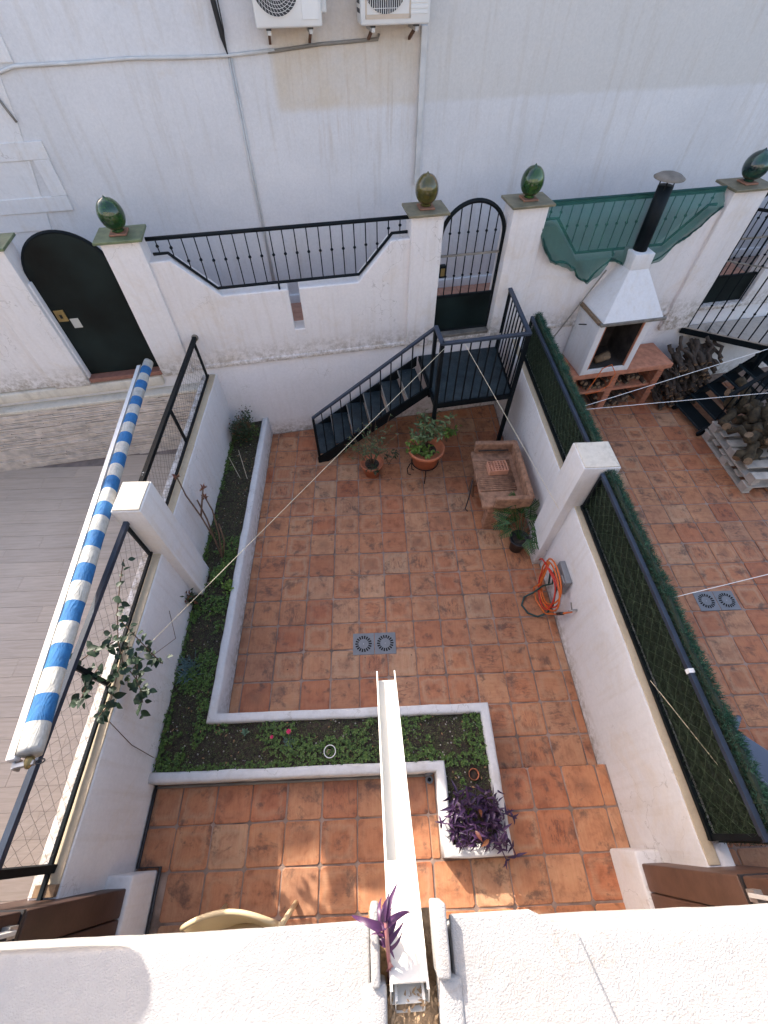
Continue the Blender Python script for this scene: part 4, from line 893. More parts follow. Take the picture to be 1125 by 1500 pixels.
for a, b in (((ST, LT), (3.30, LT)), ((3.30, LT), (3.46, -.02)), ((ST, LT), (ST+.05, -.02))): m.bar(W(*a, ZLD-.035), W(*b, ZLD-.035), .03, .07)
obj('landing_frame', m, 'black', st)
for s, t, zt in ((3.30, LT, 1.93), (ST+.0, LT, 1.93)): obj('post', MB().bar(W(s, t, 0), W(s, t, zt), .045, .045, tuple(NN)), 'black', st)
obj('post', MB().bar(W(ST+.02, TN, .95), W(ST+.02, TN, 1.93), .04, .04, tuple(NN)), 'black', st)
obj('post', MB().bar(W(SB-.02, TN, 0), W(SB-.02, TN, .83), .035, .035, tuple(NN)), 'black', st)
obj('handrail', MB().bar(W(SB-.03, TN, .84), W(ST+.02, TN, 1.94), .042, .03), 'bluepaint', st, bevel=.004)
obj('handrail', MB().bar(W(ST+.02, TN+.02, 1.94), W(ST, LT-.02, 1.94), .05, .03), 'bluepaint', st, bevel=.004)
obj('handrail', MB().bar(W(ST, LT, 1.94), W(3.32, LT, 1.94), .05, .03), 'bluepaint', st, bevel=.004)
obj('handrail', MB().bar(W(3.30, LT-.02, 1.941), W(3.46, -.04, 1.941), .05, .03), 'bluepaint', st, bevel=.004)
for i in range(11):
    s = SB+.10+i*(ST-SB-.08)/11; obj('baluster', MB().bar(W(s, TN, sy(s)-.02), W(s, TN, .84+(1.94-.84)*(s-SB)/(ST-SB)), .014, .014, tuple(NN)), 'black', st)
for i in range(8): s = ST+(3.30-ST)*(i+1)/9; obj('baluster', MB().bar(W(s, LT, ZLD), W(s, LT, 1.93), .014, .014, tuple(NN)), 'black', st)
for i in range(8):
    f = (i+1)/9; s, t = 3.30+.16*f, LT+(1.05)*f; obj('baluster', MB().bar(W(s, t, ZLD), W(s, t, 1.93), .014, .014, tuple(NN)), 'black', st)
obj('post', MB().bar(W(3.46, -.04, ZLD), W(3.46, -.04, 1.94), .035, .035, tuple(NN)), 'black', st)

# ------------------------------------------------------------ potted plants
def pot(x, y, z, r, h, mat, parent):
    p = obj('pot', MB().lathe((x, y, z), [(r*.66, 0), (r*.95, h*.82), (r*1.06, h*.84), (r*1.08, h), (r*.97, h), (r*.93, h*.86), (r*.88, h*.84)], 28), mat, parent, smooth=False)
    for q in p.data.polygons: q.use_smooth = True
    obj('soil', MB().lathe((x, y, z+h*.82), [(r*.9, 0), (r*.5, .008), (.001, .012)], 20), 'soil', parent)
x, y, zz = .735, 4.20, .22
stn = thing('plant_stand', 'black iron ring stand with legs under the large terracotta pot', 'plant stand', (x, y, 0))
m = MB().tube([(x+.185*math.cos(k*math.pi/14), y+.185*math.sin(k*math.pi/14), zz+.05) for k in range(29)], .008, 6); obj('ring', m, 'black', stn, smooth=True)
for a in (-1.6, .5, 2.6):
    c_, s_ = math.cos(a), math.sin(a); obj('leg', MB().tube([(x+.19*c_, y+.19*s_, zz+.05), (x+.20*c_, y+.20*s_, .12), (x+.19*c_, y+.19*s_, 0.005), (x+.15*c_, y+.15*s_, .0)], .007, 6), 'black', stn, smooth=True)
m = MB().tube([(x-.20, y-.02, zz+.04), (x-.25, y-.06, .18), (x-.24, y-.10, .12), (x-.2, y-.12, .12)], .007, 6); obj('scroll', m, 'black', stn, smooth=True)
p1 = thing('potted_plant', 'leafy citrus seedling in the large terracotta pot on the iron stand beneath the stair landing', 'potted plant', (x, y, zz)); pot(x, y, zz, .235, .32, 'pot', p1)
def branchy(parent, x, y, z, h, spread, ns, nl, mat, L_, w_, stemm='twig', curl=.3, up_=.4, sub=2):
    m = MB(); tips = []
    for i in range(ns):
        a = i*6.283/ns+rnd(-.5, .5); k = rnd(.5, 1); px = [(x+rnd(-.02, .02), y+rnd(-.02, .02), z)]; hh = h*rnd(.6, 1)
        for j in range(1, 5): f = j/4; px.append((x+math.cos(a)*spread*k*f**1.4+rnd(-.02, .02), y+math.sin(a)*spread*k*f**1.4+rnd(-.02, .02), z+hh*f))
        m.tube(px, [.006, .005, .004, .003, .002], 5); tips.append(px)
        for _ in range(sub):
            b0 = Vector(px[2]); a2 = rnd(0, 6.28); e = b0+Vector((math.cos(a2)*spread*.5, math.sin(a2)*spread*.5, hh*.35)); q = [b0, (b0+e)/2+Vector((0, 0, .02)), e]; m.tube(q, [.003, .0025, .002], 4); tips.append([tuple(b0)]+[tuple(v) for v in q])
    tag(obj('stem', m, stemm, parent, smooth=True), kind='stuff')
    me = leaf_mesh('leaf', L_, w_, mat, curl, .25, 4)
    for i in range(nl):
        px = random.choice(tips); q = rnd(1.2, len(px)-1.001); j = int(q); p = Vector(px[j]).lerp(Vector(px[j+1]), q-j); a = rnd(0, 6.28)
        put(me, parent, p, (math.cos(a), math.sin(a), rnd(-.2, up_)), rnd(-.6, .6), rnd(.6, 1.15))
branchy(p1, x+.02, y+.08, zz+.24, .66, .34, 8, 300, 'olive', .085, .03, up_=1.1)
branchy(p1, x-.0, y-.09, zz+.24, .16, .18, 6, 80, 'lemonleaf', .06, .032)
branchy(p1, x-.20, y-.05, zz+.26, .18, .18, 5, 65, 'lemonleaf', .07, .036)
branchy(p1, x+.28, y+.12, zz+.30, .30, .18, 5, 70, 'lemonleaf', .075, .036)
x, y = -.01, 4.24
p2 = thing('potted_plant', 'wispy leggy shrub in the smaller terracotta pot at the foot of the metal stair', 'potted plant', (x, y, 0)); pot(x, y, 0, .155, .24, 'pot', p2)
branchy(p2, x, y, .18, .80, .46, 10, 380, 'olive', .05, .012, sub=3, up_=.8)
branchy(p2, x+.02, y-.12, .16, .10, .14, 4, 34, 'bushleaf', .07, .022)
branchy(p2, x+.24, y-.02, .2, .35, .16, 3, 30, 'bushleaf', .06, .022)
x, y = 1.79, 2.88
p3 = thing('potted_plant', 'arum with large lobed leaves in a black pot between stone grill and right pillar', 'potted plant', (x, y, 0)); pot(x, y, 0, .115, .24, 'rubber', p3)
def lobed(L_):
    m = MB(); o = [(0, 0, 0)]
    for i in range(7):
        f = (i+1)/7.5; a = f; m.add([(0, L_*f*.9, 0), (L_*.42*(1-f*.55), L_*(f*.9+.22), -.02), (L_*.38*(1-f*.55), L_*(f*.9+.12), -.02), (0, L_*(f*.9-.06), 0)], [(0, 1, 2, 3)]); m.add([(0, L_*f*.9, 0), (-L_*.42*(1-f*.55), L_*(f*.9+.22), -.02), (-L_*.38*(1-f*.55), L_*(f*.9+.12), -.02), (0, L_*(f*.9-.06), 0)], [(3, 2, 1, 0)])
    m.add([(-.012, 0, 0), (.012, 0, 0), (.004, L_*1.05, 0), (-.004, L_*1.05, 0)], [(0, 1, 2, 3)]); return m.mesh('leaf', M['fern'])
LB = lobed(.24); m = MB()
for i, (a, el, l_) in enumerate(((1.5, .9, .30), (2.3, .6, .34), (.8, .8, .26), (3.1, .7, .24), (-.2, .5, .18), (1.9, .4, .4), (2.8, .3, .30), (-1.0, .5, .14), (.2, .4, .2), (1.2, .3, .36), (2.0, .2, .22))):
    e = Vector((x+math.cos(a)*l_*.6, y+math.sin(a)*l_*.7, .2+l_*.9)); m.tube([(x, y, .18), ((x+e.x)/2, (y+e.y)/2, .2+l_*.6), e], .004, 5)
    for q in (-.5, .5): put(LB, p3, e, (math.cos(a+q), math.sin(a+q), rnd(-.3, .1)), rnd(-.3, .3), rnd(.7, 1.05))
obj('stem', m, 'fern', p3)

# ------------------------------------------------------------ stone grill with a perforated brick
gx0, gx1, gy0, gy1 = 1.33, 1.93, 3.22, 4.14
gr = thing('stone_grill', 'low reddish stone barbecue block with a raised three sided rim, against the right wall', 'barbecue', ((gx0+gx1)/2, 3.6, 0))
obj('pedestal', MB().round(1.42, 1.76, 3.19, 3.33, 0, .46, .02, .1, .008), 'grill', gr)
obj('pedestal', MB().round(1.42, 1.76, 3.92, 4.04, 0, .46, .02, .1, .008), 'grill', gr)
obj('hearth', MB().round(gx0, gx1-.01, 3.17, 4.13, .45, .52, .02, .08, .01), 'grill', gr)
m = MB()
for i in range(17):
    yy = 3.42+i*.031; m.tube([(gx0+.01, yy, .530), (gx0+.47, yy+.005, .532)], .0125, 6)
obj('ribs', m, 'grill', gr, smooth=True)
obj('rim_wall', MB().round(gx1-.065, gx1, 3.17, 4.14, .50, .68, .014, .06, .007), 'grill', gr)
obj('rim_wall', MB().round(gx0+.14, gx1-.02, 3.15, 3.215, .50, .67, .014, .06, .007), 'grill', gr)
obj('rim_wall', MB().round(gx0+.04, gx1-.02, 4.08, 4.15, .50, .68, .014, .06, .007), 'grill', gr)
obj('groove', MB().round(gx0+.08, gx1-.12, 4.035, 4.055, .585, .60, .006, .1, .003), 'soot', gr)
b = thing('perforated_brick', 'orange perforated brick lying on the stone barbecue block', 'brick', (1.62, 3.80, .53))
bx, by = 1.60, 3.74; T3 = Matrix.Translation((bx, by, .545)) @ Matrix.Rotation(.06, 4, 'Z')
# perforated: frame of bars around holes
m = MB(); Lx, Ly, Hh = .235, .165, .085; nx, ny = 6, 5
fn = lambda x, y, z: T3 @ Vector((x, y, z))
for i in range(nx+1): xx = -Lx/2+Lx*i/nx; m.box(xx-.004, xx+.004, -Ly/2, Ly/2, 0, Hh, fn)
for j in range(ny+1): yy = -Ly/2+Ly*j/ny; m.box(-Lx/2-.004, Lx/2+.004, yy-.004, yy+.004, 0, Hh-.0006, fn)
obj('body', m, simple('pale_brick', (.62, .30, .19), .85), b); obj('core', MB().box(-Lx/2, Lx/2, -Ly/2, Ly/2, .005, .02, fn), 'hole', b)
tg = thing('iron_tongs', 'small rusty iron tool leaning against the stone barbecue block', 'tool', (1.30, 3.6, 0))
obj('rod', MB().tube([(1.30, 3.68, .42), (1.28, 3.60, .2), (1.24, 3.52, .02), (1.27, 3.48, .02)], .008, 6), 'rubber', tg, smooth=True); obj('plate', MB().hexa([(1.30, 3.78, .12), (1.32, 3.78, .12), (1.35, 3.62, .15), (1.33, 3.62, .15), (1.30, 3.74, .40), (1.315, 3.74, .40), (1.33, 3.68, .42), (1.32, 3.68, .42)]), 'rust', tg)

# ------------------------------------------------------------ hose, socket box, tap on the right wall
t = thing('socket_box', 'grey wall box behind the coiled hoses on the right wall', 'electrical box', (2.03, 2.14, .42))
obj('box', MB().box(1.985, 2.047, 2.03, 2.30, .40, .66), 'drain', t, bevel=.008); obj('cover', MB().box(1.975, 1.986, 2.05, 2.15, .42, .62), 'zinc', t, bevel=.004)
for i in range(4): obj('fin', MB().box(1.97, 1.976, 2.06+i*.022, 2.07+i*.022, .43, .60), 'drain', t)
def coil(cx, cy, cz, ry, rz, n, ph=0., dx=.0, jit=.02, t0=0.):
    return [(cx-.01*math.sin(k*.5)+dx*k/n-jit*.3, cy+(ry+jit*math.sin(k*.37+ph))*math.cos(t0+k*2*math.pi/24), max(.012, cz+(rz+jit*math.cos(k*.29+ph))*math.sin(t0+k*2*math.pi/24))) for k in range(n)]
hs = thing('garden_hose', 'orange and red garden hose coiled on the right wall above the tap', 'hose', (1.99, 2.1, .3))
pts = coil(1.955, 2.15, .40, .25, .26, 52, 0, -.03, .045); end = [(1.90, 2.26, .22), (1.86, 2.28, .08), (1.87, 2.14, .03), (1.92, 1.96, .05), (1.97, 1.84, .30), (2.02, 1.78, .50)]
obj('hose', MB().tube(pts+end, .0095, 8), 'orangehose', hs, smooth=True)
obj('hose', MB().tube(coil(1.93, 2.19, .35, .24, .25, 46, 1.7, .02, .07), .009, 8), 'redhose', hs, smooth=True)
obj('connector', MB().tube([(1.965, 1.86, .27), (1.985, 1.82, .37)], .017, 8), 'rubber', hs, smooth=True)
hg = thing('green_hose', 'dark green hose hanging in a loop down to the tiles under the orange hose', 'hose', (1.9, 2.0, .1))
obj('hose', MB().tube([(2.0, 2.16, .62), (1.98, 2.12, .50), (1.97, 2.06, .34), (1.98, 2.0, .2), (1.94, 1.96, .06), (1.84, 1.94, .015), (1.74, 1.99, .014), (1.69, 2.09, .014), (1.74, 2.19, .02), (1.84, 2.22, .06), (1.93, 2.24, .2), (1.95, 2.16, .40), (1.95, 2.22, .52), (1.96, 2.30, .42), (1.95, 2.2, .30)], .011, 8), 'greenhose', hg, smooth=True)
tp = thing('water_tap', 'small metal tap on the right wall at the end of the red hose', 'tap', (2.04, 1.78, .52))
obj('spout', MB().tube([(2.05, 1.77, .56), (1.99, 1.77, .56), (1.98, 1.78, .52)], .010, 8), 'zinc', tp, smooth=True); obj('lever', MB().bar((1.99, 1.77, .575), (1.985, 1.83, .62), .012, .006), 'conduitg', tp)

# ------------------------------------------------------------ pipes on the raised terrace
def pipe(pts, r, mat, label): run('floor_pipe', pts, r, mat, label, 'pipe')
pipe([(-2.02, .395, ZU+.015), (.38, .400, ZU+.015)], .012, 'conduitg', 'grey pipe running along the foot of the planting bed kerb')
pipe([(-2.03, .41, ZU+.02), (-2.03, -.165, ZU+.02), (-1.845, -.165, ZU+.02), (-1.845, -.9, ZU+.02)], .014, 'pipeblack', 'black pipe running along the foot of the left wall and around the pier')
pipe([(.38, .40, ZU+.02), (.40, .405, ZU+.05), (.44, .41, ZU+.07)], .014, 'drain', 'short grey elbow pipe at the inner corner of the kerb')
dc = thing('drain_cap', 'small round dark drain cap in the inner corner of the kerb', 'drain', (.42, .37, ZU)); obj('ring', MB().lathe((.415, .365, ZU), [(.032, 0), (.034, .02), (.024, .022), (.022, .012)], 16), 'drain', dc, smooth=True); obj('centre', MB().lathe((.415, .365, ZU+.006), [(.02, 0), (.014, .01), (.004, .012)], 12), 'hole', dc)
# piers and boarded screens beside the house
for sg, mt, sd_ in ((-1, 'wood', 'left'), (1, 'wood2', 'right')):
    X_ = lambda a, b: (min(a*sg, b*sg), max(a*sg, b*sg))
    p = thing('low_pier', 'low white rendered pier on the raised terrace, %s side beside the house' % sd_, 'pier', (1.95*sg, -.6, ZU))
    a, b_ = X_(1.865, 2.06); y0 = -.185
    obj('render', MB().round(a, b_, -1.6, y0, 0, .62, .02, .2, .006), 'wall', p)
    s_ = thing('boarded_screen', '%s boarded wooden screen above the white pier, %s side of the raised terrace' % ('dark brown' if sg < 0 else 'reddish brown', sd_), 'screen', (2.1*sg, -.6, .62))
    a, b_ = X_(1.885, 2.32)
    for i in range(6): y1 = -.262-i*.165; obj('board', MB().round(a, b_, y1-.160, y1, .625, 1.70, .012, .4, .002), mt, s_)
    obj('edge_strip', MB().box(*X_(1.89, 2.33), -1.25, -.258, 1.702, 1.722), 'pipeblack', s_)
    for i in range(6): y1 = -.262-i*.165; obj('board', MB().round(*X_(1.895, 2.9), y1-.160, y1, 1.724, 2.6, .012, .4, .002), mt, s_)
    hb = obj('handle', MB().bar((1.86*sg, -.335, 1.80), (1.86*sg, -.335, 2.45), .035, .02), 'acwhite', s_, bevel=.004)
    obj('mount', MB().box(*X_(1.855, 1.896), -.36, -.31, 1.78, 1.84), 'zinc', hb)

# ------------------------------------------------------------ the house: parapet, facade
hf = thing('house', 'white rendered house with the roof edge the picture is taken from, lower picture edge', 'building', (0, -1.6, 0))
ZP = 3.10
hb_ = MB().box(-9, 9, -2.6, -1.62, 0, ZP-.2); obj('ground_floor_wall', hb_, 'parapet', hf)
obj('upper_wall', MB().box(-9, 9, -3.0, -2.4, ZP-.3, 6.2), 'parapet', hf)
def slab(x0, x1, step): return MB().round(x0, x1, -2.5, -.228, ZP-.21, ZP, .014, step, .004)
obj('roof_edge', slab(-1.4, -.048, .035), 'parapet', hf); obj('roof_edge', slab(.17, 1.4, .035), 'parapet', hf)
obj('roof_edge', MB().box(-9, -1.401, -2.5, -.229, ZP-.21, ZP-.001), 'parapet', hf); obj('roof_edge', MB().box(1.401, 9, -2.5, -.229, ZP-.21, ZP-.001), 'parapet', hf)
# slightly proud centre pieces with slanted ends
obj('raised_lip', MB().prism([(-.345, -.205), (-.052, -.200), (-.052, -.50), (-.60, -.50), (-.46, -.262)][::-1], ZP-.03, ZP+.006, lambda p, d, q: Vector((p, q, d))), 'parapet', hf, bevel=.006)
obj('raised_lip', MB().prism([(.172, -.196), (.40, -.194), (.52, -.245), (.60, -.50), (.172, -.50)][::-1], ZP-.03, ZP+.006, lambda p, d, q: Vector((p, q, d))), 'parapet', hf, bevel=.006)
obj('outlet_cheek', MB().round(-.050, -.026, -.325, -.165, ZP-.08, ZP+.03, .008, .03, .004), 'parapet', hf)
obj('outlet_cheek', MB().round(.122, .158, -.315, -.165, ZP-.08, ZP+.045, .008, .03, .004), 'parapet', hf)
obj('outlet_cheek', MB().round(-.075, -.010, -.60, -.318, ZP-.08, ZP+.014, .012, .03, .005), 'parapet', hf)
obj('outlet_cheek', MB().round(.128, .19, -.60, -.312, ZP-.08, ZP+.016, .012, .03, .005), 'parapet', hf)
obj('outlet_floor', MB().box(-.06, .175, -.8, -.2, ZP-.21, ZP-.16), 'sand', hf)
m = MB()
for i in range(260):
    a = rnd(0, 6.28); x, y = rnd(-.03, .13), rnd(-.47, -.34); leaf_tri(m, (x, y, ZP-.06+rnd(0, .04)), (math.cos(a), math.sin(a), rnd(-.2, .5)), (rnd(-.4, .4), 0, 1), rnd(.008, .03), rnd(.002, .01))
tag(obj('straw_litter', m, 'sand'), 'dry straw and dirt lying in the rain outlet of the house roof edge', 'debris', kind='stuff')
obj('litter_heap', MB().round(-.03, .14, -.62, -.345, ZP-.17, ZP-.045, .03, .012, .014), 'sand', hf)
nc = thing('added_shadow_caster', 'added unseen white shadow cassette held out in front of the neighbouring house, left of the picture', 'awning', (-2.2, .46, 3.58))  # unseen body added to cast the rounded shade on the roof edge
c0, c1 = Vector((-1.235, .455, 3.577)), Vector((-3.6, .40, 3.60)); obj('caster', MB().tube([c0+Vector((.035, 0, 0)), c0+Vector((.02, 0, 0)), c0-Vector((.05, 0, 0)), c0-Vector((.16, .01, 0)), c0.lerp(c1, .3), c1], [.012, .03, .06, .085, .105, .105], 20), 'awnwhite', nc, smooth=True)
for x in (-1.7, -3.3): obj('arm', MB().bar((x, .44, 3.57), (x, -2.4, 3.9), .035), 'awnwhite', nc)
# gutter spout: U channel sloping down from the outlet
g = thing('gutter_spout', 'long white plastic gutter channel sloping out from the roof edge over the patio', 'gutter', (.05, -.32, ZP))
A = Vector((.050, -.318, ZP+.005)); B = Vector((.033, .700, 2.335)); dv = (B-A).normalized(); sx = Vector((1, 0, 0)); sx = (sx-dv*sx.dot(dv)).normalized(); uz = sx.cross(dv)
def Gp(x, l, z): return A+dv*l+sx*x+uz*z
Lg = (B-A).length; hw = .051; th = .0025
def chan(l0, l1, z0, z1, w_):
    m = MB(); m.box(-w_, w_, l0, l1, z0-th, z0, Gp); m.box(-w_, -w_+th, l0, l1+.012, z0, z1, Gp); m.box(w_-th, w_, l0, l1+.012, z0, z1, Gp)
    m.box(-w_, -w_+.007, l0, l1+.012, z1, z1+.0025, Gp); m.box(w_-.007, w_, l0, l1+.012, z1, z1+.0025, Gp); return m
obj('channel', chan(-.02, Lg, -.050, .0, hw), 'plastic_w', g)
obj('cover', MB().box(-hw+.001, hw-.001, -.004, .30, -.003, .0022, Gp), 'plastic_w', g)
obj('inner_channel', chan(-.025, .06, -.075, -.03, hw-.012), 'creamplastic' if False else 'plastic_w', g)
# violet plant rooted in the outlet
VO = Vector((0, .045, 0))
vp = thing('violet_plant', 'single purple leaved plant sprouting from the rain outlet beside the gutter', 'plant', (-.005, -.30, ZP-.05))
m = MB().tube([(-.003, -.335, ZP-.08), (.0, -.29, ZP+.0), (-.004, -.24, ZP+.06), (-.006, -.19, ZP+.10)], .0055, 6); obj('stem', m, 'pinkstem', vp, smooth=True)
VL = [leaf_mesh('leaf', L_, w_, 'violet', c, .5, 8, 's') for L_, w_, c in ((.125, .030, .75), (.11, .028, .5), (.09, .026, 1.0))]
for i, (x, y, z, dx, dy, dz, sc) in enumerate(((-.004, -.25, .085, -.9, .15, .35, 1.05), (.0, -.235, .10, .55, .9, .5, 1.05), (.002, -.24, .095, -.25, 1.0, .6, .95), (.004, -.245, .09, .95, .35, .25, .95), (0, -.26, .07, .45, .5, -.2, .9), (.0, -.26, .06, .1, .35, -.1, 1.0), (-.002, -.25, .08, -.45, .9, .2, .8), (.004, -.28, .04, .7, .4, .1, .7), (-.004, -.27, .05, -.35, .1, .6, .7), (0, -.235, .10, .1, .7, .9, .7))):
    put(VL[i % 3], vp, (x-.012, y+.045, ZP+z), (dx*.8, dy+.15, dz), rnd(-.4, .4), sc*.80)
for i in range(12): a = rnd(0, 6.28); put(VL[i % 3], vp, (-.005, .0-.255+.05*i/11, ZP+.01+.085*i/11), (math.cos(a), math.sin(a)*.8+.3, rnd(-.1, .9)), rnd(-.8, .8), rnd(.35, .6))
for i in range(3): o = put(leaf_mesh('leaf', .07, .014, 'pinkstem', .4, .3), vp, (0, -.30+.012*i, ZP-.01+.02*i), ((-1)**i*.12, -.5, -.6), 0, 1); o['label'] = 'pale pink withered leaf at the base'

# ------------------------------------------------------------ striped awning roll over the left fence
aw = thing('rolled_awning', 'long rolled blue and white striped awning on its white bar above the left fence', 'awning', (-2.0, .4, 2.0))
A0 = Vector((-1.975, .425, 2.0)); B0 = Vector((-2.705, 4.76, 1.57)); dv2 = (B0-A0).normalized(); sx2 = dv2.cross(Vector((0, 0, 1))).normalized(); uz2 = sx2.cross(dv2)
La = (B0-A0).length; n, k = 150, 18; m = MB(); uvs = []
for i in range(n+1):
    l = La*i/n; rr = .062-.008*i/n+.005*noise.noise(Vector((l*3, 0, 0)))
    for j in range(k):
        a = 2*math.pi*j/k; r_ = rr*(1+.04*math.sin(3*a+l*2)+.06*noise.noise(Vector((l*6, math.cos(a)*1.6, math.sin(a)*1.6)))); m.v.append(tuple(A0+dv2*l+sx2*math.cos(a)*r_+uz2*math.sin(a)*r_))
for i in range(n):
    for j in range(k): m.f.append((i*k+j, i*k+(j+1) % k, (i+1)*k+(j+1) % k, (i+1)*k+j))
m.f.append(tuple(range(k))[::-1]); m.f.append(tuple(n*k+j for j in range(k))); m.smooth = True
me = m.mesh('roll', M['stripe'], True); uvl = me.uv_layers.new(name='UVMap')
for p in me.polygons:
    for li, vi in zip(p.loop_indices, p.vertices): uvl.data[li].uv = ((vi//k)/n*13.5, (vi % k)/k)
obj('roll', None, None, aw, me=me)
def Ap(x, l, z): return A0+dv2*l-sx2*x+uz2*z
sgn = -1 if (sx2.x > 0) else 1
obj('front_bar', MB().box(.055, .105, -.02, La-.1, -.02, .035, Ap), 'awnwhite', aw, bevel=.008)
obj('seam_cord', MB().tube([Ap(.058, l, .036) for l in (0, La*.5, La-.1)], .003, 5), 'conduitg', aw)
eb = obj('end_bracket', MB().box(-.03, .08, -.055, -.03, -.03, .0, Ap).box(.07, .085, -.06, .0, -.06, .0, Ap), 'zinc', aw, bevel=.003)
obj('gear', MB().lathe(Ap(0, -.01, -.01), [(.022, 0), (.026, .02), (.018, .045), (.01, .06)], 12, -dv2), 'brass', eb, smooth=True)
obj('hook_loop', MB().tube([Ap(-.03-.035*math.sin(q*.35)*1.2 if False else -.04-.045*(1-math.cos(q*.35))*.5, -.045-.012*math.sin(q*.35), -.01) for q in range(19)], .004, 6), 'pipeblack', eb, smooth=True)
tag(obj('awning_post', MB().bar((-2.73, 4.80, 1.0), (-2.73, 4.80, 1.6), .03), 'awnwhite'), 'short white support under the far end of the striped awning', 'post') if False else None

# ------------------------------------------------------------ climber on the left fence
cl = thing('climbing_plant', 'climber with glossy oval leaves hanging on the left fence over the wall', 'climber', (-2.05, 1.2, 1.2))
OL = [leaf_mesh('leaf', L_, w_, 'oval', .2, .3, 5) for L_, w_ in ((.08, .052), (.07, .045), (.09, .055))]
m = MB(); paths = [[(-2.10, 1.92, 1.62), (-2.11, 1.75, 1.55), (-2.08, 1.5, 1.5), (-2.05, 1.3, 1.42), (-2.0, 1.15, 1.35), (-1.93, 1.05, 1.2)],
    [(-2.06, 1.45, 1.45), (-1.95, 1.35, 1.4), (-1.85, 1.25, 1.28), (-1.8, 1.2, 1.12)], [(-2.08, 1.3, 1.40), (-2.15, 1.15, 1.55), (-2.22, 1.0, 1.62)], [(-2.03, 1.25, 1.35), (-1.98, 1.0, 1.4), (-2.0, .85, 1.35), (-2.05, .75, 1.35)],
    [(-2.1, 1.1, 1.45), (-2.12, .95, 1.5), (-2.14, .8, 1.48)], [(-1.93, 1.05, 1.2), (-1.9, .95, 1.1), (-1.92, .85, 1.05)], [(-2.02, 1.30, 1.38), (-1.9, 1.15, 1.32), (-1.88, 1.02, 1.3)]]
for p in paths: m.tube(p, .0045, 5)
m.tube([(-2.0, 1.15, 1.0), (-1.98, 1.3, 1.0), (-1.85, 1.5, .9), (-1.95, 1.75, .95)], .003, 5); m.tube([(-2.05, .75, 1.2), (-2.04, .65, .8), (-2.0, .6, .45)], .003, 5)
obj('stem', m, 'twig', cl, smooth=True)
for i in range(210):
    p = random.choice(paths); q = rnd(0, len(p)-1.001); j = int(q); P = Vector(p[j]).lerp(Vector(p[j+1]), q-j)+Vector((rnd(-.05, .05), rnd(-.05, .05), rnd(-.03, .05)))
    a = rnd(0, 6.28); put(random.choice(OL), cl, P, (math.cos(a), math.sin(a), rnd(-.5, .4)), rnd(-.7, .7), rnd(.55, 1.05))

# ------------------------------------------------------------ clothes lines
def line(a, b, r, mat, label, sag=.0):
    a = Vector(a); b = Vector(b); pts = [a.lerp(b, i/16)-Vector((0, 0, sag*4*(i/16)*(1-i/16))) for i in range(17)]; tag(obj('clothes_line', MB().tube(pts, r, 6), mat, smooth=True), label, 'clothes line')
line(W(ST+.03, LT-.02, 1.90), (-2.12, 1.0, 1.25), .0026, 'cordl', 'long pale cord from the stair post across the patio to the left fence')
line(W(ST+.25, LT-.02, 1.93), (1.97, 2.66, 1.05), .0026, 'cordl', 'pale cord from the landing rail down to the right pillar')
line((XF-.02, .90, 1.22), (XF+.10, -.30, 1.75), .0026, 'cordl', 'pale cord slanting over the near right fence')
line((XF+.12, 3.75, 1.50), (6.2, 4.85, 1.9), .003, 'cordw', 'upper white cord in the right yard, running level from the hedge')
line((XF+.12, 3.75, 1.49), (6.4, 4.1, 1.5), .003, 'cordw', 'lower white cord in the right yard, slanting from the same hedge knot')
line((XF+.10, 1.35, 1.72), (6.0, 2.05, 1.9), .0028, 'cordw', 'white cord in the right yard above the floor drain')

# ------------------------------------------------------------ plastic chairs
def chair(x, y, z, rz, mat, label, s=1.0):
    c = thing('plastic_chair', label, 'chair', (x, y, z)); Tm = Matrix.Translation((x, y, z)) @ Matrix.Rotation(rz, 4, 'Z') @ Matrix.Scale(s, 4)
    f = lambda a, b, q: Tm @ Vector((a, b, q))
    m = MB(); nu, nv = 16, 8         # curved shell back; the chair faces -Y
    for t_ in (0, .012):
        for i in range(nu+1):
            a = -1+2*i/nu
            for j in range(nv+1):
                v = j/nv; top = .88-.09*abs(a)**4; zz_ = .42+(top-.42)*v; yy = .22+.10*v-.09*a*a*(1-.2*v)+t_; m.v.append(tuple(f(a*(.25+.03*v), yy, zz_)))
    K = (nu+1)*(nv+1)
    for i in range(nu):
        for j in range(nv): a = i*(nv+1)+j; m.f.append((a, a+1, a+nv+2, a+nv+1)); m.f.append((K+a, K+a+nv+1, K+a+nv+2, K+a+1))
    for i in range(nu): a = i*(nv+1)+nv; m.f.append((a, a+nv+1, K+a+nv+1, K+a))
    m.smooth = True; obj('backrest', m, mat, c)
    obj('top_rim', MB().tube([f(a/8*.28, .32-.072*(a/8)**2+.006, .88-.09*abs(a/8)**4) for a in range(-8, 9)], .016*s, 8), mat, c, smooth=True)
    obj('seat', MB().round(-.24, .24, -.22, .22, .405, .43, .01, .1, 0, f), mat, c)
    for sg in (-1, 1):
        obj('armrest', MB().tube([f(sg*.27, .22, .64), f(sg*.285, .05, .66), f(sg*.285, -.15, .655), f(sg*.27, -.22, .62)], .022*s, 8), mat, c, smooth=True)
        obj('leg', MB().tube([f(sg*.27, -.22, .62), f(sg*.25, -.23, .42), f(sg*.265, -.25, .0)], .018*s, 8), mat, c, smooth=True); obj('leg', MB().tube([f(sg*.24, .2, .42), f(sg*.26, .27, .0)], .018*s, 8), mat, c, smooth=True)
chair(-1.0, -.715, ZU, 0, 'creamplastic', 'cream plastic chair on the raised terrace, half hidden under the roof edge', 1.06)
chair(3.18, .35, 0, 2.4, 'blueplastic', 'grey blue plastic chair behind the near hedge in the right yard')

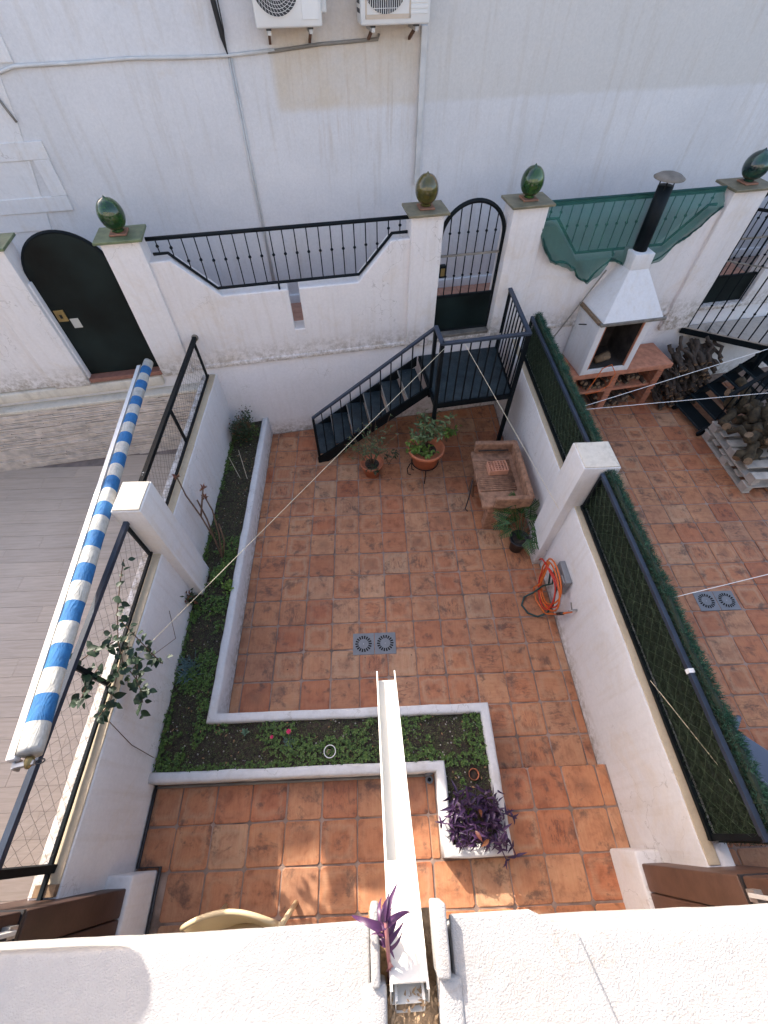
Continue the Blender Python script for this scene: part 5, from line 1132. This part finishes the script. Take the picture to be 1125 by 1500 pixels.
# ------------------------------------------------------------ right yard: built barbecue
bq = thing('built_barbecue', 'white built barbecue with tapered hood on a brick counter in the right yard', 'barbecue', W(5.1, -.3, 0))
obj('counter', MB().round(4.50, 6.12, -.56, .0, .74, .82, .008, .3, .003, W), 'brickc', bq)
obj('shelf', MB().box(4.75, 6.0, -.45, -.02, .36, .41, W), 'brickc', bq, bevel=.006)
for s in (4.62, 5.32, 6.08):
    lg = obj('brick_leg', MB().box(s-.05, s+.05, -.44, -.10, 0, .74, W), 'grout', bq)
    bm_ = MB().box(-.055, .055, -.18, .18, 0, .052).mesh('brick', M['brickc'])
    for i in range(12):
        o = bpy.data.objects.new('brick', bm_); COL.objects.link(o); attach(o, lg); o.matrix_parent_inverse = Matrix.Translation(-Vector(bq.location)) if False else Matrix.Identity(4)
        o.parent = lg; o.location = W(s, -.27, .004+i*.0615); o.rotation_euler = (0, 0, math.atan2(U.y, U.x)+rnd(-.01, .01))
S0, S1, TF = 4.60, 5.36, -.56
# firebox: three walls, frame, dark inside
obj('side_wall', MB().round(S0, S0+.09, TF, .0, .82, 1.62, .008, .2, .003, W), 'wall', bq); obj('side_wall', MB().round(S1-.09, S1, TF, .0, .82, 1.62, .008, .2, .003, W), 'wall', bq)
obj('base_slab', MB().round(S0, S1, TF, .0, .822, .90, .008, .2, .003, W), 'wall', bq); obj('hearth_floor', MB().box(S0+.09, S1-.09, TF+.02, -.02, .90, .915, W), 'soot', bq)
obj('back_lining', MB().box(S0+.09, S1-.09, -.06, -.01, .9, 1.62, W), 'soot', bq)
for a, b in ((S0+.09, S0+.105), (S1-.105, S1-.09)): obj('brick_lining', MB().box(a, b, TF+.03, -.06, .9, 1.6, W), 'soot', bq); obj('lining_edge', MB().box(a, b, TF+.004, TF+.03, .9, 1.6, W), 'brickc', bq)
lip = MB().box(4.57, 5.50, -.62, -.57, 1.60, 1.635, W); obj('hood_lip', lip, 'greycap', bq, bevel=.006); obj('hood_lip', MB().box(4.56, 4.60, -.57, .04, 1.60, 1.635, W), 'cutwood', bq)
hp = [W(4.60, -.60, 1.635), W(5.46, -.60, 1.635), W(5.46, .0, 1.635), W(4.60, .0, 1.635), W(4.92, -.26, 2.12), W(5.19, -.26, 2.12), W(5.19, .0, 2.12), W(4.92, .0, 2.12)]
obj('hood', MB().hexa(hp), 'wall', bq, bevel=.008); obj('flue_neck', MB().round(4.92, 5.19, -.26, .0, 2.118, 2.30, .008, .1, .003, W), 'wall', bq)
obj('flue_pipe', MB().tube([W(5.05, -.12, 2.29), W(5.03, -.12, 2.96)], .083, 24), 'black', bq, smooth=True)
cw = thing if False else None
cp = obj('rain_cap', MB().lathe(W(5.03, -.12, 3.03), [(.165, 0), (.168, .006), (.12, .035), (.05, .055), (.004, .06)], 28), 'greycap', bq, smooth=True)
for a in (0, 2.1, 4.2): obj('cap_strap', MB().bar(W(5.03, -.12, 2.93)+Vector((.08*math.cos(a), .08*math.sin(a), 0)), W(5.03, -.12, 3.035)+Vector((.09*math.cos(a), .09*math.sin(a), 0)), .014, .004), 'black', cp)
tag(obj('iron_rod', MB().tube([W(4.22, -.08, 1.02), W(4.75, -.05, 2.05)], .009, 6), 'conduitg'), 'grey metal rod leaning from the hood of the white barbecue to the hedge', 'rod')
tag(obj('iron_peg', MB().tube([W(4.50, -.25, 1.45), W(4.62, -.28, 1.45)], .008, 6), 'cable'), 'small black peg sticking out of the side of the white barbecue', 'peg')
run('extension_cord', [W(4.75, -.66, .60), W(4.80, -.66, .75), W(4.90, -.60, .93), W(5.02, -.60, .98), W(5.10, -.66, .86), W(5.05, -.70, .70), W(4.92, -.70, .60), W(4.74, -.68, .56)], .007, 'orangehose', 'thin orange cord hanging out of the white barbecue opening', 'cord')
tag(obj('ember_log', MB().tube([W(4.86, -.42, .95), W(5.06, -.40, 1.0)], [.05, .065], 8), 'cutwood', smooth=True), 'pale log lying in the sooty barbecue opening', 'log')
obj('side_counter', MB().round(4.22, 4.50, -.5, -.1, .66, .80, .01, .2, .004, W), 'brickc', bq)
obj('pot_holder', MB().lathe(W(4.42, -.33, .80), [(.055, 0), (.075, .085), (.082, .09), (.07, .092), (.06, .03)], 20), 'olivepot', tag(thing('clay_pot', 'small yellow olive pot on the brick counter left of the white barbecue', 'pot', W(4.42, -.33, .80))), smooth=True)
tag(obj('green_cloth', MB().round(4.22, 4.38, -.2, -.06, .80, .87, .03, .03, .02, W), 'teal'), 'crumpled teal green cloth on the counter left of the white barbecue', 'cloth')
# firewood
def log_mesh(L_, r, mat, k, bend=.08):
    rs = random.Random(k); m = MB(); pts = [(rs.uniform(-bend, bend)*L_*(i/5)*(1-i/5)*3, rs.uniform(-.4, .4)*bend*L_*(i/5), L_*i/5) for i in range(6)]
    m.tube(pts, [r*rs.uniform(.85, 1.12) for _ in range(6)], 8, False); n = len(m.v); me_ = MB(); me_.v = m.v; me_.f = m.f
    me = bpy.data.meshes.new('log'); f = m.f+[tuple(range(8))[::-1], tuple(range(n-8, n))]; me.from_pydata(m.v, [], f); me.materials.append(M[mat]); me.materials.append(M['cutwood'])
    for i, p in enumerate(me.polygons): p.use_smooth = i < len(f)-2; p.material_index = 1 if i >= len(f)-2 else 0
    return me
LG = [log_mesh(rnd(.30, .5), rnd(.022, .038), 'bark', k, .22) for k in range(8)]; LM = [log_mesh(rnd(.3, .5), rnd(.032, .06), 'bark2', k+20, .3) for k in range(8)]; LS = [log_mesh(rnd(.25, .35), rnd(.02, .035), 'bark', k+40) for k in range(5)]
def log(me, p, d, label, group, sc=1):
    o = bpy.data.objects.new('firewood_log', me); COL.objects.link(o); o.location = p; o.rotation_euler = Vector(d).to_track_quat('Z', 'Y').to_euler(); o.rotation_euler.rotate_axis('Z', rnd(0, 6)); o.scale = (sc,)*3
    tag(o, label, 'log', group)
for i in range(120):
    s = 6.20+rnd(0, .85); z = rnd(.03, .82); t = rnd(-.40, -.30)-.1*(1-z)+.2*(s-6.2)*.2
    if z > 1.0-.25*(s-6.2): continue
    log(random.choice(LG), W(s, t-.22, z-.02), NN*.9+Vector((rnd(-.3, .3), 0, rnd(.15, .55))), 'twisted vine log, %s %s of the stack beside the barbecue counter' % ('upper' if z > .62 else ('middle' if z > .33 else 'lowest'), 'left part' if s < 6.48 else ('centre' if s < 6.76 else 'right part')), 'vine logs stacked by the right stair')
for i in range(46):
    s = rnd(4.8, 5.95); z = random.choice((.43, .47, .52, .56)) if i % 2 else rnd(.03, .22); log(random.choice(LS), W(s, -.42+rnd(-.03, .03), z), NN+Vector((rnd(-.12, .12), 0, rnd(-.05, .05))), 'short log with pale sawn end %s the barbecue shelf, %s' % ('on' if i % 2 else 'below', 'left bay' if s < 5.32 else 'right bay'), 'logs stored under the barbecue counter')
# pallet with big logs
pa = thing('pallet', 'grey wooden pallet loaded with thick logs at the right picture edge', 'pallet', (5.2, 4.2, 0))
PT = Matrix.Translation((5.13, 4.20, 0)) @ Matrix.Rotation(.02, 4, 'Z'); pf_ = lambda a, b, c: PT @ Vector((a, b, c))
for dz in (0.0, .17):
    for yy in (-.55, -.05, .45): [obj('stringer_block', MB().box(q, q+.1, yy, yy+.14, .03+dz, .115+dz, pf_), 'palletw', pa, bevel=.004) for q in (0, .4, .8)]
    for xx in (0., .4, .8): obj('bottom_board', MB().box(xx, xx+.1, -.56, .6, .005+dz, .028+dz, pf_), 'palletw', pa, bevel=.003)
    for i in range(6): yy = -.56+i*.205; obj('deck_board', MB().box(-.01, .92, yy, yy+.13+rnd(-.02, .02), .117+dz, .138+dz, pf_), 'palletw', pa, bevel=.003)
for i in range(46):
    log(random.choice(LM), (5.22+rnd(.02, .6), 4.15+rnd(-.1, .75), .37+.055*(i//12)+rnd(0, .04)), (rnd(-.5, 1), rnd(-.6, .6), rnd(-.1, .25)), 'thick mossy log in the %s layer on the pallet' % ('lowest', 'second', 'third', 'topmost')[min(3, i//12)], 'thick logs heaped on the pallet')
# dark stair and guard of the right neighbour
ns = thing('neighbour_stair', 'dark metal stair with tall iron guard and mottled stone landing at the right picture edge', 'stair', W(7, -.3, 0))
LP = [W(6.49, .0, 1.05), W(7.45, -.72, 1.05), W(9.0, -.72, 1.05), W(9.0, .0, 1.05)]; obj('stone_landing', MB().add(LP+[p-Vector((0, 0, .04)) for p in LP], [(0, 1, 2, 3), (7, 6, 5, 4), (0, 4, 5, 1), (1, 5, 6, 2)]), 'marble', ns)
obj('landing_beam', MB().bar(LP[0]-Vector((0, 0, .06)), LP[1]-Vector((0, 0, .06)), .04, .08), 'black', ns); obj('landing_beam', MB().bar(LP[1]-Vector((0, 0, .06)), LP[2]-Vector((0, 0, .06)), .04, .08), 'black', ns)
for i in range(13):
    f = (i+.5)/13*1.5; p = LP[0].lerp(LP[1], min(1, f)) if f < 1 else LP[1].lerp(LP[2], (f-1)*.6); m = MB().bar(p, p+Vector((0, 0, 1.55)), .013, .013, tuple(NN))
    for zk in (.35, .95): m.lathe(p+Vector((0, 0, zk)), [(.008, 0), (.017, .009), (.018, .015), (.017, .021), (.008, .03)], 8)
    obj('guard_bar', m, 'black', ns)
obj('guard_rail', MB().tube([LP[0]+Vector((-.12, 0, .95)), LP[0]+Vector((.1, -.05, .95)), LP[1]+Vector((0, 0, .95))], .012, 6), 'conduitg', ns); obj('guard_rail', MB().bar(LP[0]+Vector((0, 0, 1.55)), LP[1]+Vector((0, 0, 1.55)), .03), 'black', ns)
obj('post', MB().bar(LP[1]+Vector((0, 0, -1.05)), LP[1]+Vector((0, 0, 1.55)), .06, .06, tuple(NN)), 'black', ns)
# flight running down to the left, in front of the landing
for i in range(7):
    z = .92-i*.135; s = 8.0-i*.21; t0, t1 = -1.12, -.50; tr = obj('tread', MB().box(s-.23, s, t0-i*.03, t1-i*.03, z-.01, z, W), 'black', ns); obj('nosing', MB().box(s-.235, s-.225, t0-i*.03, t1-i*.03, z-.03, z+.001, W), 'slate', tr)
for t in (-1.13, -.49):
    obj('stringer', MB().bar(W(8.03, t, .95), W(6.50, t-.2, .0), .03, .16), 'black', ns)
for i in range(9): s = 7.96-i*.17; z = .92-(8.0-s)*.643; obj('guard_bar', MB().bar(W(s, -1.17-(8.0-s)*.13, z), W(s, -1.17-(8.0-s)*.13, z+.85), .014, .014, tuple(NN)), 'black', ns)
obj('guard_rail', MB().bar(W(8.0, -1.17, 1.78), W(6.48, -1.37, .80), .05, .03), 'black', ns)
obj('landing_beam', MB().bar(LP[1], W(7.98, -1.13, 1.0), .05, .08), 'black', ns)
